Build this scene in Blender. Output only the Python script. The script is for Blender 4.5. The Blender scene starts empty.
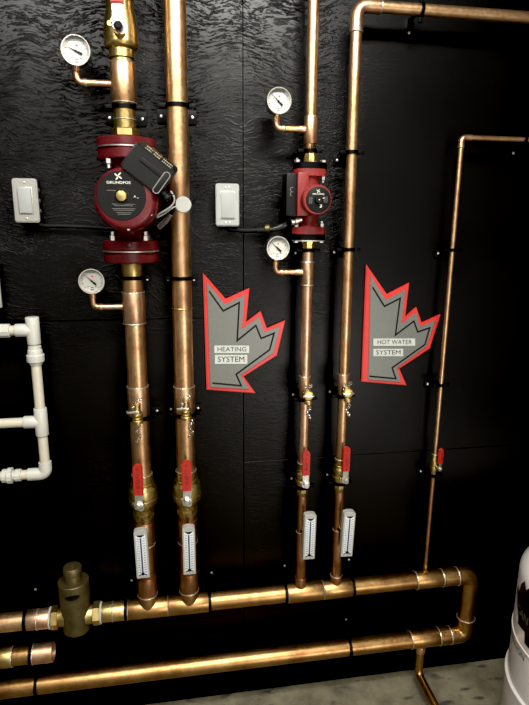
import bpy, bmesh, math, random
from mathutils import Vector, Matrix, noise
random.seed(7)
PI = math.pi
scene = bpy.context.scene
COL = scene.collection

# ------------------------------------------------------------------ camera model
W, H, F = 529.0, 705.0, 550.0
YAW, TILT, ROLL = math.radians(9.49), math.radians(13.02), math.radians(0.372)
D = 1.6                                   # camera to wall
FW = Vector((math.sin(YAW), math.cos(YAW), 0))
RT = Vector((math.cos(YAW), -math.sin(YAW), 0))
UP = Vector((0, 0, 1))
f2 = FW * math.cos(TILT) - UP * math.sin(TILT)
u2 = UP * math.cos(TILT) + FW * math.sin(TILT)
r3 = RT * math.cos(ROLL) + u2 * math.sin(ROLL)
u3 = u2 * math.cos(ROLL) - RT * math.sin(ROLL)
def ray(px, py):
    return f2 * F + r3 * (px - W / 2) - u3 * (py - H / 2)
_r = ray(370, 672)
ZC = -_r.z / _r.y * D                     # camera height above the floor
CAM = Vector((0, -D, ZC))
def at(px, py, d=0.0):
    """point at distance d in front of the wall seen at a pixel of the photograph"""
    v = ray(px, py)
    return CAM + v * ((D - d) / v.y)
def on_floor(px, py, z=0.0):
    v = ray(px, py)
    return CAM + v * ((z - ZC) / v.z)

cam_d = bpy.data.cameras.new('camera'); cam = bpy.data.objects.new('camera', cam_d); COL.objects.link(cam)
cam.matrix_world = Matrix((( r3.x, u3.x, -f2.x, CAM.x), (r3.y, u3.y, -f2.y, CAM.y), (r3.z, u3.z, -f2.z, CAM.z), (0, 0, 0, 1)))
cam_d.sensor_fit = 'VERTICAL'; cam_d.sensor_height = 36.0; cam_d.lens = 36.0 * F / H
cam_d.clip_start = 0.02
scene.camera = cam

# ------------------------------------------------------------------ materials
def new_mat(name):
    m = bpy.data.materials.new(name); m.use_nodes = True
    nt = m.node_tree; b = nt.nodes['Principled BSDF']
    return m, nt, b
def simple(name, col, rough=0.5, metal=0.0, var=0.12, bump=0.0, scale=60.0, coat=0.0, spec=0.5):
    m, nt, b = new_mat(name)
    tc = nt.nodes.new('ShaderNodeTexCoord')
    n = nt.nodes.new('ShaderNodeTexNoise'); n.inputs['Scale'].default_value = scale; n.inputs['Detail'].default_value = 4
    nt.links.new(tc.outputs['Object'], n.inputs['Vector'])
    r = nt.nodes.new('ShaderNodeValToRGB')
    r.color_ramp.elements[0].position = 0.3; r.color_ramp.elements[1].position = 0.7
    r.color_ramp.elements[0].color = (*[c * (1 - var) for c in col], 1)
    r.color_ramp.elements[1].color = (*[min(1, c * (1 + var)) for c in col], 1)
    nt.links.new(n.outputs['Fac'], r.inputs['Fac']); nt.links.new(r.outputs['Color'], b.inputs['Base Color'])
    b.inputs['Roughness'].default_value = rough; b.inputs['Metallic'].default_value = metal
    b.inputs['Coat Weight'].default_value = coat; b.inputs['Specular IOR Level'].default_value = spec
    if bump:
        bp = nt.nodes.new('ShaderNodeBump'); bp.inputs['Strength'].default_value = bump; bp.inputs['Distance'].default_value = 0.002
        nt.links.new(n.outputs['Fac'], bp.inputs['Height']); nt.links.new(bp.outputs['Normal'], b.inputs['Normal'])
    return m
def metal_patina(name, c0, c1, c2, r0, r1, scale=14.0, metal=1.0):
    """tarnished metal: three tones driven by noise, stretched along nothing, blotchy roughness"""
    m, nt, b = new_mat(name)
    tc = nt.nodes.new('ShaderNodeTexCoord')
    n = nt.nodes.new('ShaderNodeTexNoise'); n.inputs['Scale'].default_value = scale; n.inputs['Detail'].default_value = 7; n.inputs['Roughness'].default_value = 0.65
    n2 = nt.nodes.new('ShaderNodeTexNoise'); n2.inputs['Scale'].default_value = scale * 9; n2.inputs['Detail'].default_value = 3
    nt.links.new(tc.outputs['Object'], n.inputs['Vector']); nt.links.new(tc.outputs['Object'], n2.inputs['Vector'])
    r = nt.nodes.new('ShaderNodeValToRGB'); e = r.color_ramp.elements
    e[0].position = 0.33; e[0].color = (*c0, 1); e[1].position = 0.72; e[1].color = (*c2, 1)
    k = e.new(0.5); k.color = (*c1, 1)
    mr = nt.nodes.new('ShaderNodeMapRange'); mr.inputs['From Min'].default_value = 0.3; mr.inputs['From Max'].default_value = 0.7
    mr.inputs['To Min'].default_value = r0; mr.inputs['To Max'].default_value = r1
    nt.links.new(n.outputs['Fac'], r.inputs['Fac']); nt.links.new(r.outputs['Color'], b.inputs['Base Color'])
    nt.links.new(n2.outputs['Fac'], mr.inputs['Value']); nt.links.new(mr.outputs['Result'], b.inputs['Roughness'])
    bp = nt.nodes.new('ShaderNodeBump'); bp.inputs['Strength'].default_value = 0.06; bp.inputs['Distance'].default_value = 0.002
    nt.links.new(n2.outputs['Fac'], bp.inputs['Height']); nt.links.new(bp.outputs['Normal'], b.inputs['Normal'])
    b.inputs['Metallic'].default_value = metal
    return m

M = {}
M['copper'] = metal_patina('copper', (0.37, 0.205, 0.102), (0.55, 0.345, 0.182), (0.66, 0.46, 0.262), 0.32, 0.46)
M['copper_fit'] = metal_patina('copper_fitting', (0.40, 0.22, 0.125), (0.58, 0.365, 0.225), (0.70, 0.49, 0.33), 0.30, 0.45, 22)
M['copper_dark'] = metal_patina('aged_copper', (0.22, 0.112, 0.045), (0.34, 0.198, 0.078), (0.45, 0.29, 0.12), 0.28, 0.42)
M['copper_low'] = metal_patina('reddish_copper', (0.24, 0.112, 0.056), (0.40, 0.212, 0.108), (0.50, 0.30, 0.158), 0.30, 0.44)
M['copper_lit'] = metal_patina('copper_pink_reflection', (0.46, 0.27, 0.17), (0.64, 0.42, 0.28), (0.74, 0.54, 0.39), 0.32, 0.46)  # copper with a bright pinkish reflection put into its colour
M['brass'] = metal_patina('brass', (0.30, 0.215, 0.080), (0.44, 0.33, 0.13), (0.56, 0.44, 0.19), 0.28, 0.44, 18)
M['bronze'] = metal_patina('dull_bronze', (0.085, 0.067, 0.028), (0.115, 0.093, 0.042), (0.155, 0.128, 0.062), 0.42, 0.58, 30, 0.85)
M['solder'] = simple('solder', (0.62, 0.58, 0.50), 0.35, 0.9, 0.2, 0.3, 200)
M['steel'] = simple('zinc_steel', (0.62, 0.61, 0.58), 0.32, 0.95, 0.15, 0.1, 120)
M['chrome'] = simple('bright_steel', (0.78, 0.77, 0.74), 0.18, 1.0, 0.05)
M['pump_red'] = simple('oxblood_enamel', (0.080, 0.008, 0.011), 0.33, 0.0, 0.18, 0.12, 90, 0.0, 0.4)
M['pump_red_bright'] = simple('red_enamel', (0.17, 0.018, 0.017), 0.38, 0.0, 0.15, 0.12, 90, 0.0, 0.35)
M['black_plastic'] = simple('black_plastic', (0.0045, 0.0047, 0.0047), 0.45, 0.0, 0.15, 0.15, 300, 0, 0.2)
M['face_black'] = simple('black_face', (0.0055, 0.0058, 0.0058), 0.5, 0.0, 0.1, 0, 60, 0, 0.15)
M['black_steel'] = simple('black_steel', (0.0015, 0.0015, 0.0015), 0.42, 0.0, 0.2, 0.05, 120, 0, 0.10)
M['box_black'] = simple('black_box', (0.004, 0.004, 0.004), 0.6, 0.0, 0.2, 0, 60, 0, 0.2)
M['print_white'] = simple('printed_white', (0.48, 0.47, 0.40), 0.6, 0.0, 0.05)
M['print_gold'] = simple('printed_gold', (0.26, 0.23, 0.14), 0.6, 0.0, 0.05)
M['print_grey'] = simple('printed_grey', (0.12, 0.12, 0.11), 0.6, 0.0, 0.05)
M['print_black'] = simple('printed_black', (0.004, 0.004, 0.004), 0.6, 0.0, 0.05, 0, 60, 0, 0.15)
M['print_red'] = simple('printed_red', (0.6, 0.03, 0.05), 0.6, 0.0, 0.05)
M['dial'] = simple('dial_white', (0.40, 0.40, 0.36), 0.5, 0.0, 0.03)
M['handle_red'] = simple('red_vinyl', (0.30, 0.018, 0.012), 0.45, 0.0, 0.1, 0.05, 150, 0, 0.3)
M['handle_mark'] = simple('red_vinyl_recess', (0.14, 0.006, 0.006), 0.6, 0.0, 0.1)
M['sign_red'] = simple('sign_red', (0.46, 0.030, 0.025), 0.34, 0.0, 0.06, 0.0, 30, 0.0, 0.3)
M['sign_grey'] = simple('sign_grey', (0.125, 0.132, 0.120), 0.40, 0.30, 0.10, 0.05, 400)
M['sign_edge'] = simple('sign_edge_grey', (0.16, 0.15, 0.13), 0.45, 0.2, 0.10)
M['label_white'] = simple('label_strip', (0.40, 0.425, 0.39), 0.5, 0.0, 0.04)
M['therm_case'] = simple('thermometer_case', (0.36, 0.36, 0.33), 0.42, 0.3, 0.06)
M['therm_scale'] = simple('thermometer_scale', (0.50, 0.53, 0.54), 0.4, 0.0, 0.04)
M['therm_blue'] = simple('thermometer_tube', (0.03, 0.04, 0.10), 0.2, 0.0, 0.04)
M['pvc'] = simple('white_pvc', (0.43, 0.43, 0.385), 0.35, 0.0, 0.04, 0.0, 40, 0.1)
M['pvc_pipe'] = simple('cream_pvc', (0.44, 0.42, 0.335), 0.32, 0.0, 0.05, 0.0, 40, 0.1)
M['white_plastic'] = simple('white_plastic', (0.37, 0.37, 0.335), 0.4, 0.0, 0.03)
M['plate_white'] = simple('plate_white', (0.27, 0.285, 0.275), 0.38, 0.0, 0.03)
M['plate_metal'] = simple('plate_metal', (0.36, 0.36, 0.335), 0.42, 0.75, 0.08, 0.1, 200)
M['tank_white'] = simple('tank_white', (0.54, 0.51, 0.49), 0.30, 0.0, 0.02, 0.0, 20, 0.3)
M['tank_black'] = simple('tank_black', (0.008, 0.008, 0.008), 0.5, 0.0, 0.1, 0, 60, 0, 0.2)
M['tank_print'] = simple('tank_print', (0.08, 0.075, 0.07), 0.5, 0.0, 0.1)
M['armour'] = simple('dark_armour', (0.10, 0.10, 0.10), 0.35, 0.8, 0.1)
M['gauge_glass'] = simple('gauge_bubble', (0.16, 0.17, 0.16), 0.25, 0.2, 0.1)

def wall_mat():
    m, nt, b = new_mat('black_painted_plywood')
    N, L = nt.nodes.new, nt.links.new
    tc = N('ShaderNodeTexCoord')
    warp = N('ShaderNodeTexNoise'); warp.inputs['Scale'].default_value = 5.0; warp.inputs['Detail'].default_value = 2
    L(tc.outputs['Object'], warp.inputs['Vector'])
    mx = N('ShaderNodeVectorMath'); mx.operation = 'MULTIPLY_ADD'; mx.inputs[1].default_value = (0.10, 0.0, 0.13)
    L(warp.outputs['Color'], mx.inputs[0]); L(tc.outputs['Object'], mx.inputs[2])
    mp = N('ShaderNodeMapping'); mp.inputs['Scale'].default_value = (85, 1, 330)
    L(mx.outputs['Vector'], mp.inputs['Vector'])
    g = N('ShaderNodeTexNoise'); g.inputs['Scale'].default_value = 1.0; g.inputs['Detail'].default_value = 3.0; g.inputs['Roughness'].default_value = 0.55
    L(mp.outputs['Vector'], g.inputs['Vector'])
    mp2 = N('ShaderNodeMapping'); mp2.inputs['Scale'].default_value = (22.0, 1, 130)
    L(mx.outputs['Vector'], mp2.inputs['Vector'])
    g2 = N('ShaderNodeTexNoise'); g2.inputs['Scale'].default_value = 1.0; g2.inputs['Detail'].default_value = 2
    L(mp2.outputs['Vector'], g2.inputs['Vector'])
    ad = N('ShaderNodeMath'); ad.operation = 'ADD'; L(g.outputs['Fac'], ad.inputs[0]); L(g2.outputs['Fac'], ad.inputs[1])
    bp = N('ShaderNodeBump'); bp.inputs['Strength'].default_value = 0.85; bp.inputs['Distance'].default_value = 0.0024
    pw = N('ShaderNodeMapRange'); pw.interpolation_type = 'SMOOTHSTEP'; pw.inputs['From Min'].default_value = 0.95; pw.inputs['From Max'].default_value = 1.30
    L(ad.outputs['Value'], pw.inputs['Value'])
    pm = N('ShaderNodeTexNoise'); pm.inputs['Scale'].default_value = 2.6; pm.inputs['Detail'].default_value = 2; L(tc.outputs['Object'], pm.inputs['Vector'])
    pr = N('ShaderNodeMapRange'); pr.inputs['From Min'].default_value = 0.40; pr.inputs['From Max'].default_value = 0.62; pr.inputs['To Min'].default_value = 0.25
    L(pm.outputs['Fac'], pr.inputs['Value'])
    sp = N('ShaderNodeSeparateXYZ'); L(tc.outputs['Object'], sp.inputs['Vector'])
    rx = N('ShaderNodeMapRange'); rx.inputs['From Min'].default_value = 0.36; rx.inputs['From Max'].default_value = 0.56; rx.inputs['To Min'].default_value = 1.0; rx.inputs['To Max'].default_value = 0.10
    L(sp.outputs['X'], rx.inputs['Value'])
    rz = N('ShaderNodeMapRange'); rz.inputs['From Min'].default_value = 1.25; rz.inputs['From Max'].default_value = 1.75; rz.inputs['To Min'].default_value = 0.12; rz.inputs['To Max'].default_value = 1.0
    L(sp.outputs['Z'], rz.inputs['Value'])
    m1 = N('ShaderNodeMath'); m1.operation = 'MULTIPLY'; L(rx.outputs['Result'], m1.inputs[0]); L(rz.outputs['Result'], m1.inputs[1])
    m2 = N('ShaderNodeMath'); m2.operation = 'MULTIPLY'; L(m1.outputs['Value'], m2.inputs[0]); L(pr.outputs['Result'], m2.inputs[1])
    ml = N('ShaderNodeMath'); ml.operation = 'MULTIPLY'; L(pw.outputs['Result'], ml.inputs[0]); L(m2.outputs['Value'], ml.inputs[1])
    L(ml.outputs['Value'], bp.inputs['Height']); L(bp.outputs['Normal'], b.inputs['Normal'])
    bl = N('ShaderNodeTexNoise'); bl.inputs['Scale'].default_value = 3.0; bl.inputs['Detail'].default_value = 4
    L(tc.outputs['Object'], bl.inputs['Vector'])
    r = N('ShaderNodeValToRGB'); r.color_ramp.elements[0].color = (0.0011, 0.0011, 0.0011, 1); r.color_ramp.elements[1].color = (0.0026, 0.0026, 0.0026, 1)
    L(bl.outputs['Fac'], r.inputs['Fac']); L(r.outputs['Color'], b.inputs['Base Color'])
    mr = N('ShaderNodeMapRange'); mr.inputs['To Min'].default_value = 0.30; mr.inputs['To Max'].default_value = 0.42
    L(bl.outputs['Fac'], mr.inputs['Value']); L(mr.outputs['Result'], b.inputs['Roughness'])
    b.inputs['Specular IOR Level'].default_value = 0.19
    return m
M['wall'] = wall_mat()
def floor_mat():
    m, nt, b = new_mat('stained_concrete')
    N, L = nt.nodes.new, nt.links.new
    tc = N('ShaderNodeTexCoord')
    n = N('ShaderNodeTexNoise'); n.inputs['Scale'].default_value = 9; n.inputs['Detail'].default_value = 8; n.inputs['Roughness'].default_value = 0.7
    L(tc.outputs['Object'], n.inputs['Vector'])
    r = N('ShaderNodeValToRGB'); e = r.color_ramp.elements
    e[0].position = 0.30; e[0].color = (0.062, 0.054, 0.032, 1); e[1].position = 0.68; e[1].color = (0.185, 0.165, 0.108, 1)
    L(n.outputs['Fac'], r.inputs['Fac'])
    n2 = N('ShaderNodeTexNoise'); n2.inputs['Scale'].default_value = 14; n2.inputs['Detail'].default_value = 5
    mp = N('ShaderNodeMapping'); mp.inputs['Scale'].default_value = (0.7, 1.6, 1); L(tc.outputs['Object'], mp.inputs['Vector']); L(mp.outputs['Vector'], n2.inputs['Vector'])
    r2 = N('ShaderNodeValToRGB'); r2.color_ramp.elements[0].position = 0.60; r2.color_ramp.elements[0].color = (0, 0, 0, 1); r2.color_ramp.elements[1].position = 0.68; r2.color_ramp.elements[1].color = (1, 1, 1, 1)
    L(n2.outputs['Fac'], r2.inputs['Fac'])
    mix = N('ShaderNodeMix'); mix.data_type = 'RGBA'; mix.inputs['B'].default_value = (0.035, 0.032, 0.024, 1)
    L(r2.outputs['Color'], mix.inputs['Factor']); L(r.outputs['Color'], mix.inputs['A']); L(mix.outputs['Result'], b.inputs['Base Color'])
    b.inputs['Roughness'].default_value = 0.75
    bp = N('ShaderNodeBump'); bp.inputs['Strength'].default_value = 0.25; bp.inputs['Distance'].default_value = 0.004
    L(n.outputs['Fac'], bp.inputs['Height']); L(bp.outputs['Normal'], b.inputs['Normal'])
    return m
M['floor'] = floor_mat()
M['baseboard'] = simple('black_baseboard', (0.003, 0.003, 0.003), 0.5, 0.0, 0.2, 0.1, 40, 0, 0.1)
M['room_wall'] = simple('room_wall_paint', (0.48, 0.46, 0.43), 0.8, 0.0, 0.05)
M['side_wall'] = simple('side_wall_paint', (0.10, 0.095, 0.085), 0.8, 0.0, 0.05)
M['ceiling'] = simple('ceiling_paint', (0.35, 0.34, 0.32), 0.8, 0.0, 0.05)

# ------------------------------------------------------------------ mesh helper
class G:
    """collects shapes in world space, then links them as ONE mesh object"""
    def __init__(s): s.v = []; s.f = []
    def add(s, vs, fs):
        o = len(s.v); s.v += [Vector(p) for p in vs]; s.f += [tuple(i + o for i in f) for f in fs]; return s
    def from_bm(s, bm, mat=None):
        bm.verts.index_update()
        vs = [(mat @ v.co if mat else v.co.copy()) for v in bm.verts]
        s.add(vs, [[v.index for v in f.verts] for f in bm.faces]); bm.free(); return s
    def box(s, c, size, bev=0.0, mat=None, seg=2):
        bm = bmesh.new(); bmesh.ops.create_cube(bm, size=1.0)
        for v in bm.verts: v.co = Vector((v.co.x * size[0], v.co.y * size[1], v.co.z * size[2]))
        if bev: bmesh.ops.bevel(bm, geom=bm.edges[:], offset=bev, segments=seg, affect='EDGES', profile=0.6)
        T = Matrix.Translation(Vector(c)) @ (mat.to_4x4() if mat else Matrix.Identity(4))
        return s.from_bm(bm, T)
    def lathe(s, o, axis, prof, seg=40, squash=None, sides=None):
        """prof: list of (distance along axis, radius); seg=6 gives a hexagon"""
        o = Vector(o); a = Vector(axis).normalized()
        ref = Vector((0, 0, 1)) if abs(a.z) < 0.9 else Vector((0, -1, 0))
        e1 = (ref - a * ref.dot(a)).normalized(); e2 = a.cross(e1)
        n = seg; vs = []; fs = []
        for (t, r) in prof:
            for i in range(n):
                q = 2 * PI * (i + 0.5) / n
                vs.append(o + a * t + (e1 * math.cos(q) + e2 * math.sin(q)) * max(r, 1e-5))
        for k in range(len(prof) - 1):
            for i in range(n):
                j = (i + 1) % n
                fs.append((k * n + i, k * n + j, (k + 1) * n + j, (k + 1) * n + i))
        fs.append(tuple(reversed(range(n)))); fs.append(tuple(range((len(prof) - 1) * n, len(prof) * n)))
        return s.add(vs, fs)
    def cyl(s, a, b, r, seg=32, bev=0.0):
        a = Vector(a); b = Vector(b); L = (b - a).length
        prof = [(0, r), (L, r)] if not bev else [(0, r - bev), (bev * .3, r - bev * .3), (bev, r), (L - bev, r), (L - bev * .3, r - bev * .3), (L, r - bev)]
        return s.lathe(a, b - a, prof, seg)
    def tube(s, pts, r, seg=16, closed=False):
        pts = [Vector(p) for p in pts]; n = len(pts)
        rs = r if isinstance(r, (list, tuple)) else [r] * n
        vs = []; fs = []; prev = None
        for i, p in enumerate(pts):
            if closed: t = (pts[(i + 1) % n] - pts[i - 1]).normalized()
            else: t = (pts[min(i + 1, n - 1)] - pts[max(i - 1, 0)]).normalized()
            if prev is None:
                ref = Vector((0, 0, 1)) if abs(t.z) < 0.9 else Vector((0, 1, 0))
                e1 = (ref - t * ref.dot(t)).normalized()
            else: e1 = (prev - t * prev.dot(t)).normalized()
            prev = e1; e2 = t.cross(e1)
            for k in range(seg):
                q = 2 * PI * k / seg; vs.append(p + (e1 * math.cos(q) + e2 * math.sin(q)) * rs[i])
        m = n if closed else n - 1
        for i in range(m):
            j = (i + 1) % n
            for k in range(seg):
                l = (k + 1) % seg; fs.append((i * seg + k, i * seg + l, j * seg + l, j * seg + k))
        if not closed: fs.append(tuple(reversed(range(seg)))); fs.append(tuple(range((n - 1) * seg, n * seg)))
        return s.add(vs, fs)
    def torus(s, c, axis, R, r, seg=36, sub=10, arc=None, flat=1.0):
        c = Vector(c); a = Vector(axis).normalized()
        ref = Vector((0, 0, 1)) if abs(a.z) < 0.9 else Vector((0, -1, 0))
        e1 = (ref - a * ref.dot(a)).normalized(); e2 = a.cross(e1)
        vs = []; fs = []
        for i in range(seg):
            q = 2 * PI * i / seg; d = e1 * math.cos(q) + e2 * math.sin(q)
            for k in range(sub):
                p = 2 * PI * k / sub; vs.append(c + d * (R + r * math.cos(p)) + a * r * flat * math.sin(p))
        for i in range(seg):
            j = (i + 1) % seg
            for k in range(sub):
                l = (k + 1) % sub; fs.append((i * sub + k, j * sub + k, j * sub + l, i * sub + l))
        return s.add(vs, fs)
    def band(s, c, axis, R, w, t):
        """flat hoop of width w and thickness t round a pipe of radius R"""
        c = Vector(c); a = Vector(axis).normalized()
        ref = Vector((0, 0, 1)) if abs(a.z) < 0.9 else Vector((0, -1, 0))
        e1 = (ref - a * ref.dot(a)).normalized(); e2 = a.cross(e1); n = 40; vs = []; fs = []
        pr = [(-w / 2, R), (-w / 2, R + t), (w / 2, R + t), (w / 2, R)]
        for i in range(n):
            q = 2 * PI * i / n; d = e1 * math.cos(q) + e2 * math.sin(q)
            for (h, r) in pr: vs.append(c + a * h + d * r)
        for i in range(n):
            j = (i + 1) % n
            for k in range(4):
                l = (k + 1) % 4; fs.append((i * 4 + k, j * 4 + k, j * 4 + l, i * 4 + l))
        return s.add(vs, fs)
    def prism(s, poly, thick, bev=0.0):
        """poly: 3D points in a plane y = const; extruded toward the wall (+y) by thick"""
        bm = bmesh.new(); vs = [bm.verts.new(p) for p in poly]; f = bm.faces.new(vs)
        bm.normal_update()
        if f.normal.y > 0: f.normal_flip()
        r = bmesh.ops.extrude_face_region(bm, geom=[f])
        nv = [g for g in r['geom'] if isinstance(g, bmesh.types.BMVert)]
        # the extruded copy is the new front; original moves back
        for v in vs: v.co.y += thick
        bmesh.ops.recalc_face_normals(bm, faces=bm.faces[:])
        if bev:
            ed = [e for e in bm.edges if all(v in nv for v in e.verts)]
            bmesh.ops.bevel(bm, geom=ed, offset=bev, segments=2, affect='EDGES')
        bmesh.ops.triangulate(bm, faces=[f for f in bm.faces if len(f.verts) > 4])
        return s.from_bm(bm)
    def stroke(s, pts, w, thick, closed=False):
        """flat line of width w on a plane y = const, raised by thick"""
        pts = [Vector(p) for p in pts]; n = len(pts); vs = []; fs = []
        for i, p in enumerate(pts):
            a = (p - pts[i - 1]).normalized() if (i or closed) else None
            b = (pts[(i + 1) % n] - p).normalized() if (i < n - 1 or closed) else None
            if a is None: a = b
            if b is None: b = a
            na = Vector((-a.z, 0, a.x)); nb = Vector((-b.z, 0, b.x)); m = (na + nb).normalized()
            k = min(2.5, 1 / max(0.3, m.dot(na))) * w / 2
            for sgn in (1, -1):
                for dy in (0, thick): vs.append(p + m * k * sgn + Vector((0, dy, 0)))
        for i in range(n if closed else n - 1):
            o = i * 4; q = ((i + 1) % n) * 4
            fs += [(o, q, q + 2, o + 2), (o + 1, o + 3, q + 3, q + 1), (o, o + 1, q + 1, q), (o + 2, q + 2, q + 3, o + 3)]
        if not closed:
            fs += [(0, 2, 3, 1), (4 * n - 4, 4 * n - 3, 4 * n - 1, 4 * n - 2)]
        return s.add(vs, fs)
    def text(s, string, size, fn, offset=0.0, align='CENTER', width=None):
        """lettering: fn maps flat (u, v) to world"""
        cu = bpy.data.curves.new('lettering', 'FONT'); cu.body = string; cu.size = size; cu.align_x = align; cu.align_y = 'CENTER'
        cu.offset = offset; cu.resolution_u = 3
        ob = bpy.data.objects.new('lettering', cu); COL.objects.link(ob)
        dg = bpy.context.evaluated_depsgraph_get(); me = bpy.data.meshes.new_from_object(ob.evaluated_get(dg))
        vs = [v.co.copy() for v in me.vertices]; fs = [tuple(p.vertices) for p in me.polygons]
        if width and vs:
            x0 = min(v.x for v in vs); x1 = max(v.x for v in vs)
            k = width / (x1 - x0)
            for v in vs: v.x *= k
        s.add([fn(v.x, v.y) for v in vs], fs)
        bpy.data.objects.remove(ob); bpy.data.curves.remove(cu); bpy.data.meshes.remove(me)
        return s
    def build(s, name, mat, parent=None, label=None, smooth=35, kind=None):
        base = Vector((0, 0, 0)); p = parent
        while p is not None: base += p.location; p = p.parent
        me = bpy.data.meshes.new(name)
        me.from_pydata([tuple(v - base) for v in s.v], [], s.f); me.validate()
        bm = bmesh.new(); bm.from_mesh(me); bmesh.ops.recalc_face_normals(bm, faces=bm.faces[:]); bm.to_mesh(me); bm.free()
        if smooth:
            for pl in me.polygons: pl.use_smooth = True
            me.set_sharp_from_angle(angle=math.radians(smooth))
        me.materials.append(M[mat] if isinstance(mat, str) else mat)
        o = bpy.data.objects.new(name, me); COL.objects.link(o)
        if parent is not None: o.parent = parent
        if label: o['label'] = label
        if kind: o['kind'] = kind
        return o

def thing(name, label, cat, loc, group=None):
    o = bpy.data.objects.new(name, None); COL.objects.link(o); o.empty_display_size = 0.02
    o.location = loc; o['label'] = label; o['category'] = cat
    if group: o['group'] = group
    return o
def fillet(pts, R, n=8):
    pts = [Vector(p) for p in pts]; out = [pts[0]]
    for i in range(1, len(pts) - 1):
        p = pts[i]; a = (pts[i - 1] - p); b = (pts[i + 1] - p)
        ang = a.angle(b); t = min(R / math.tan(ang / 2), a.length * .49, b.length * .49)
        A = p + a.normalized() * t; B = p + b.normalized() * t
        for k in range(n + 1):
            u = k / n; out.append(A * (1 - u) ** 2 + p * 2 * u * (1 - u) + B * u * u)
    out.append(pts[-1]); return out
def lerp(a, b, t): return a + (b - a) * t
X = Vector((1, 0, 0)); Y = Vector((0, 1, 0)); Z = Vector((0, 0, 1))

# ------------------------------------------------------------------ the room
ROOM_H = 2.62
zs = at(60, 321).z; zs2 = at(450, 449).z; xs = at(243, 100).x; xs2 = at(352, 420).x
g = G()
WX0, WX1, GAP = -1.3, 1.75, 0.0012
def panel(x0, x1, z0, z1):
    g.box(((x0 + x1) / 2, 0.009, (z0 + z1) / 2), (x1 - x0 - GAP, 0.018, z1 - z0 - GAP), 0.0006, seg=1)
panel(WX0, xs, zs, ROOM_H); panel(xs, WX1, zs2, ROOM_H); panel(WX0, xs, 0, zs); panel(xs, WX1, 0, zs2)
g.box(((WX0 + WX1) / 2, 0.024, ROOM_H / 2), (WX1 - WX0, 0.010, ROOM_H))
wl = g.build('wall_back', 'wall', smooth=0); wl['kind'] = 'structure'
fl = G().box((0.2, -1.6, -0.05), (3.3, 3.4, 0.1)).build('floor', 'floor', smooth=0); fl['kind'] = 'structure'
ce = G().box((0.2, -1.6, ROOM_H + 0.03), (3.3, 3.4, 0.06)).build('ceiling', 'ceiling', smooth=0); ce['kind'] = 'structure'
for nm, cc, sz, mt in (('wall_front', (0.2, -3.35, ROOM_H / 2), (3.3, .1, ROOM_H), 'room_wall'), ('wall_left', (-1.40, -1.65, ROOM_H / 2), (.1, 3.3, ROOM_H), 'side_wall'), ('wall_right', (1.83, -1.65, ROOM_H / 2), (.1, 3.3, ROOM_H), 'side_wall')):
    o = G().box(cc, sz).build(nm, mt, smooth=0); o['kind'] = 'structure'
bb = G().box(((WX0 + WX1) / 2, -0.008, 0.022), (WX1 - WX0, 0.016, 0.044), 0.003).build('baseboard_back', 'baseboard', smooth=0); bb['kind'] = 'structure'

# ------------------------------------------------------------------ pipe runs
DP = 0.085                                                  # pipe axis to wall
R2, R1, RH = 0.0270, 0.0149, 0.0070                         # two inch, one inch, half inch
class Riser:
    """straight run between two sighted points, at its own distance from the wall"""
    def __init__(s, p0, p1, r, d=DP):
        s.p0 = p0; s.p1 = p1; s.r = r; s.d = d
        s.a = at(*p0, d); s.b = at(*p1, d)
    def p(s, py):
        t = (py - s.p0[1]) / (s.p1[1] - s.p0[1]); z = at(lerp(s.p0[0], s.p1[0], t), py, s.d).z; return s.q(z)
    def q(s, z):
        u = (z - s.a.z) / (s.b.z - s.a.z); return Vector((lerp(s.a.x, s.b.x, u), -s.d, z))
    def z(s, py): return s.p(py).z
A = Riser((121.6, 50), (147.2, 585), R2); B = Riser((174.6, 0), (188.9, 585), R2)
Cc = Riser((312.1, 70), (300.4, 575), R1); Dd = Riser((356.8, 20), (336.4, 570), R1); Ee = Riser((461.2, 145), (425.2, 567), RH, .062)
zH1 = sum(at(x, y, DP).z for x, y in ((20, 621.5), (140, 608.5), (247, 598.4), (370, 583.8))) / 4
zH2 = sum(at(x, y, DP).z for x, y in ((10, 687.5), (160, 671.3), (342, 648.7), (410, 638.8))) / 4
def hx(px, py, dz=0): return at(px, py, DP).x
def ring(root, c, axis, r, w=0.0013):
    return G().torus(c, axis, r, w, 36, 8).build('solder_ring', 'solder', root)
def pipe(root, a, b, r, mat='copper', name='pipe'):
    return G().cyl(a, b, r, 40).build(name, mat, root)
def coupling(root, a, b, r, mat='copper_fit', name='coupling'):
    return G().cyl(a, b, r, 40, 0.0015).build(name, mat, root)

def gauge_branch(root, start_x, zc, gx, zg, r, mat='copper_fit', brass=True):
    """half inch arm from a tee to an elbow that turns up under a gauge"""
    g = G(); path = fillet([(start_x, -DP, zc), (gx, -DP, zc), (gx, -DP, zg)], 0.016, 8)
    g.tube(path, r, 20)
    o = g.build('gauge_arm', mat, root)
    G().torus((gx + 0.020, -DP, zc), X, r, 0.0016, 24, 8).build('solder_ring', 'solder', o)
    g2 = G(); g2.cyl((gx + .0135, -DP, zc), (gx + .024, -DP, zc), r * 1.18, 20, .001); g2.cyl((gx, -DP, zg - .012), (gx, -DP, zg), r * 1.2, 20, .001)
    c = path[9]
    g2.build('elbow_collar', mat, o)
    return o

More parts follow.
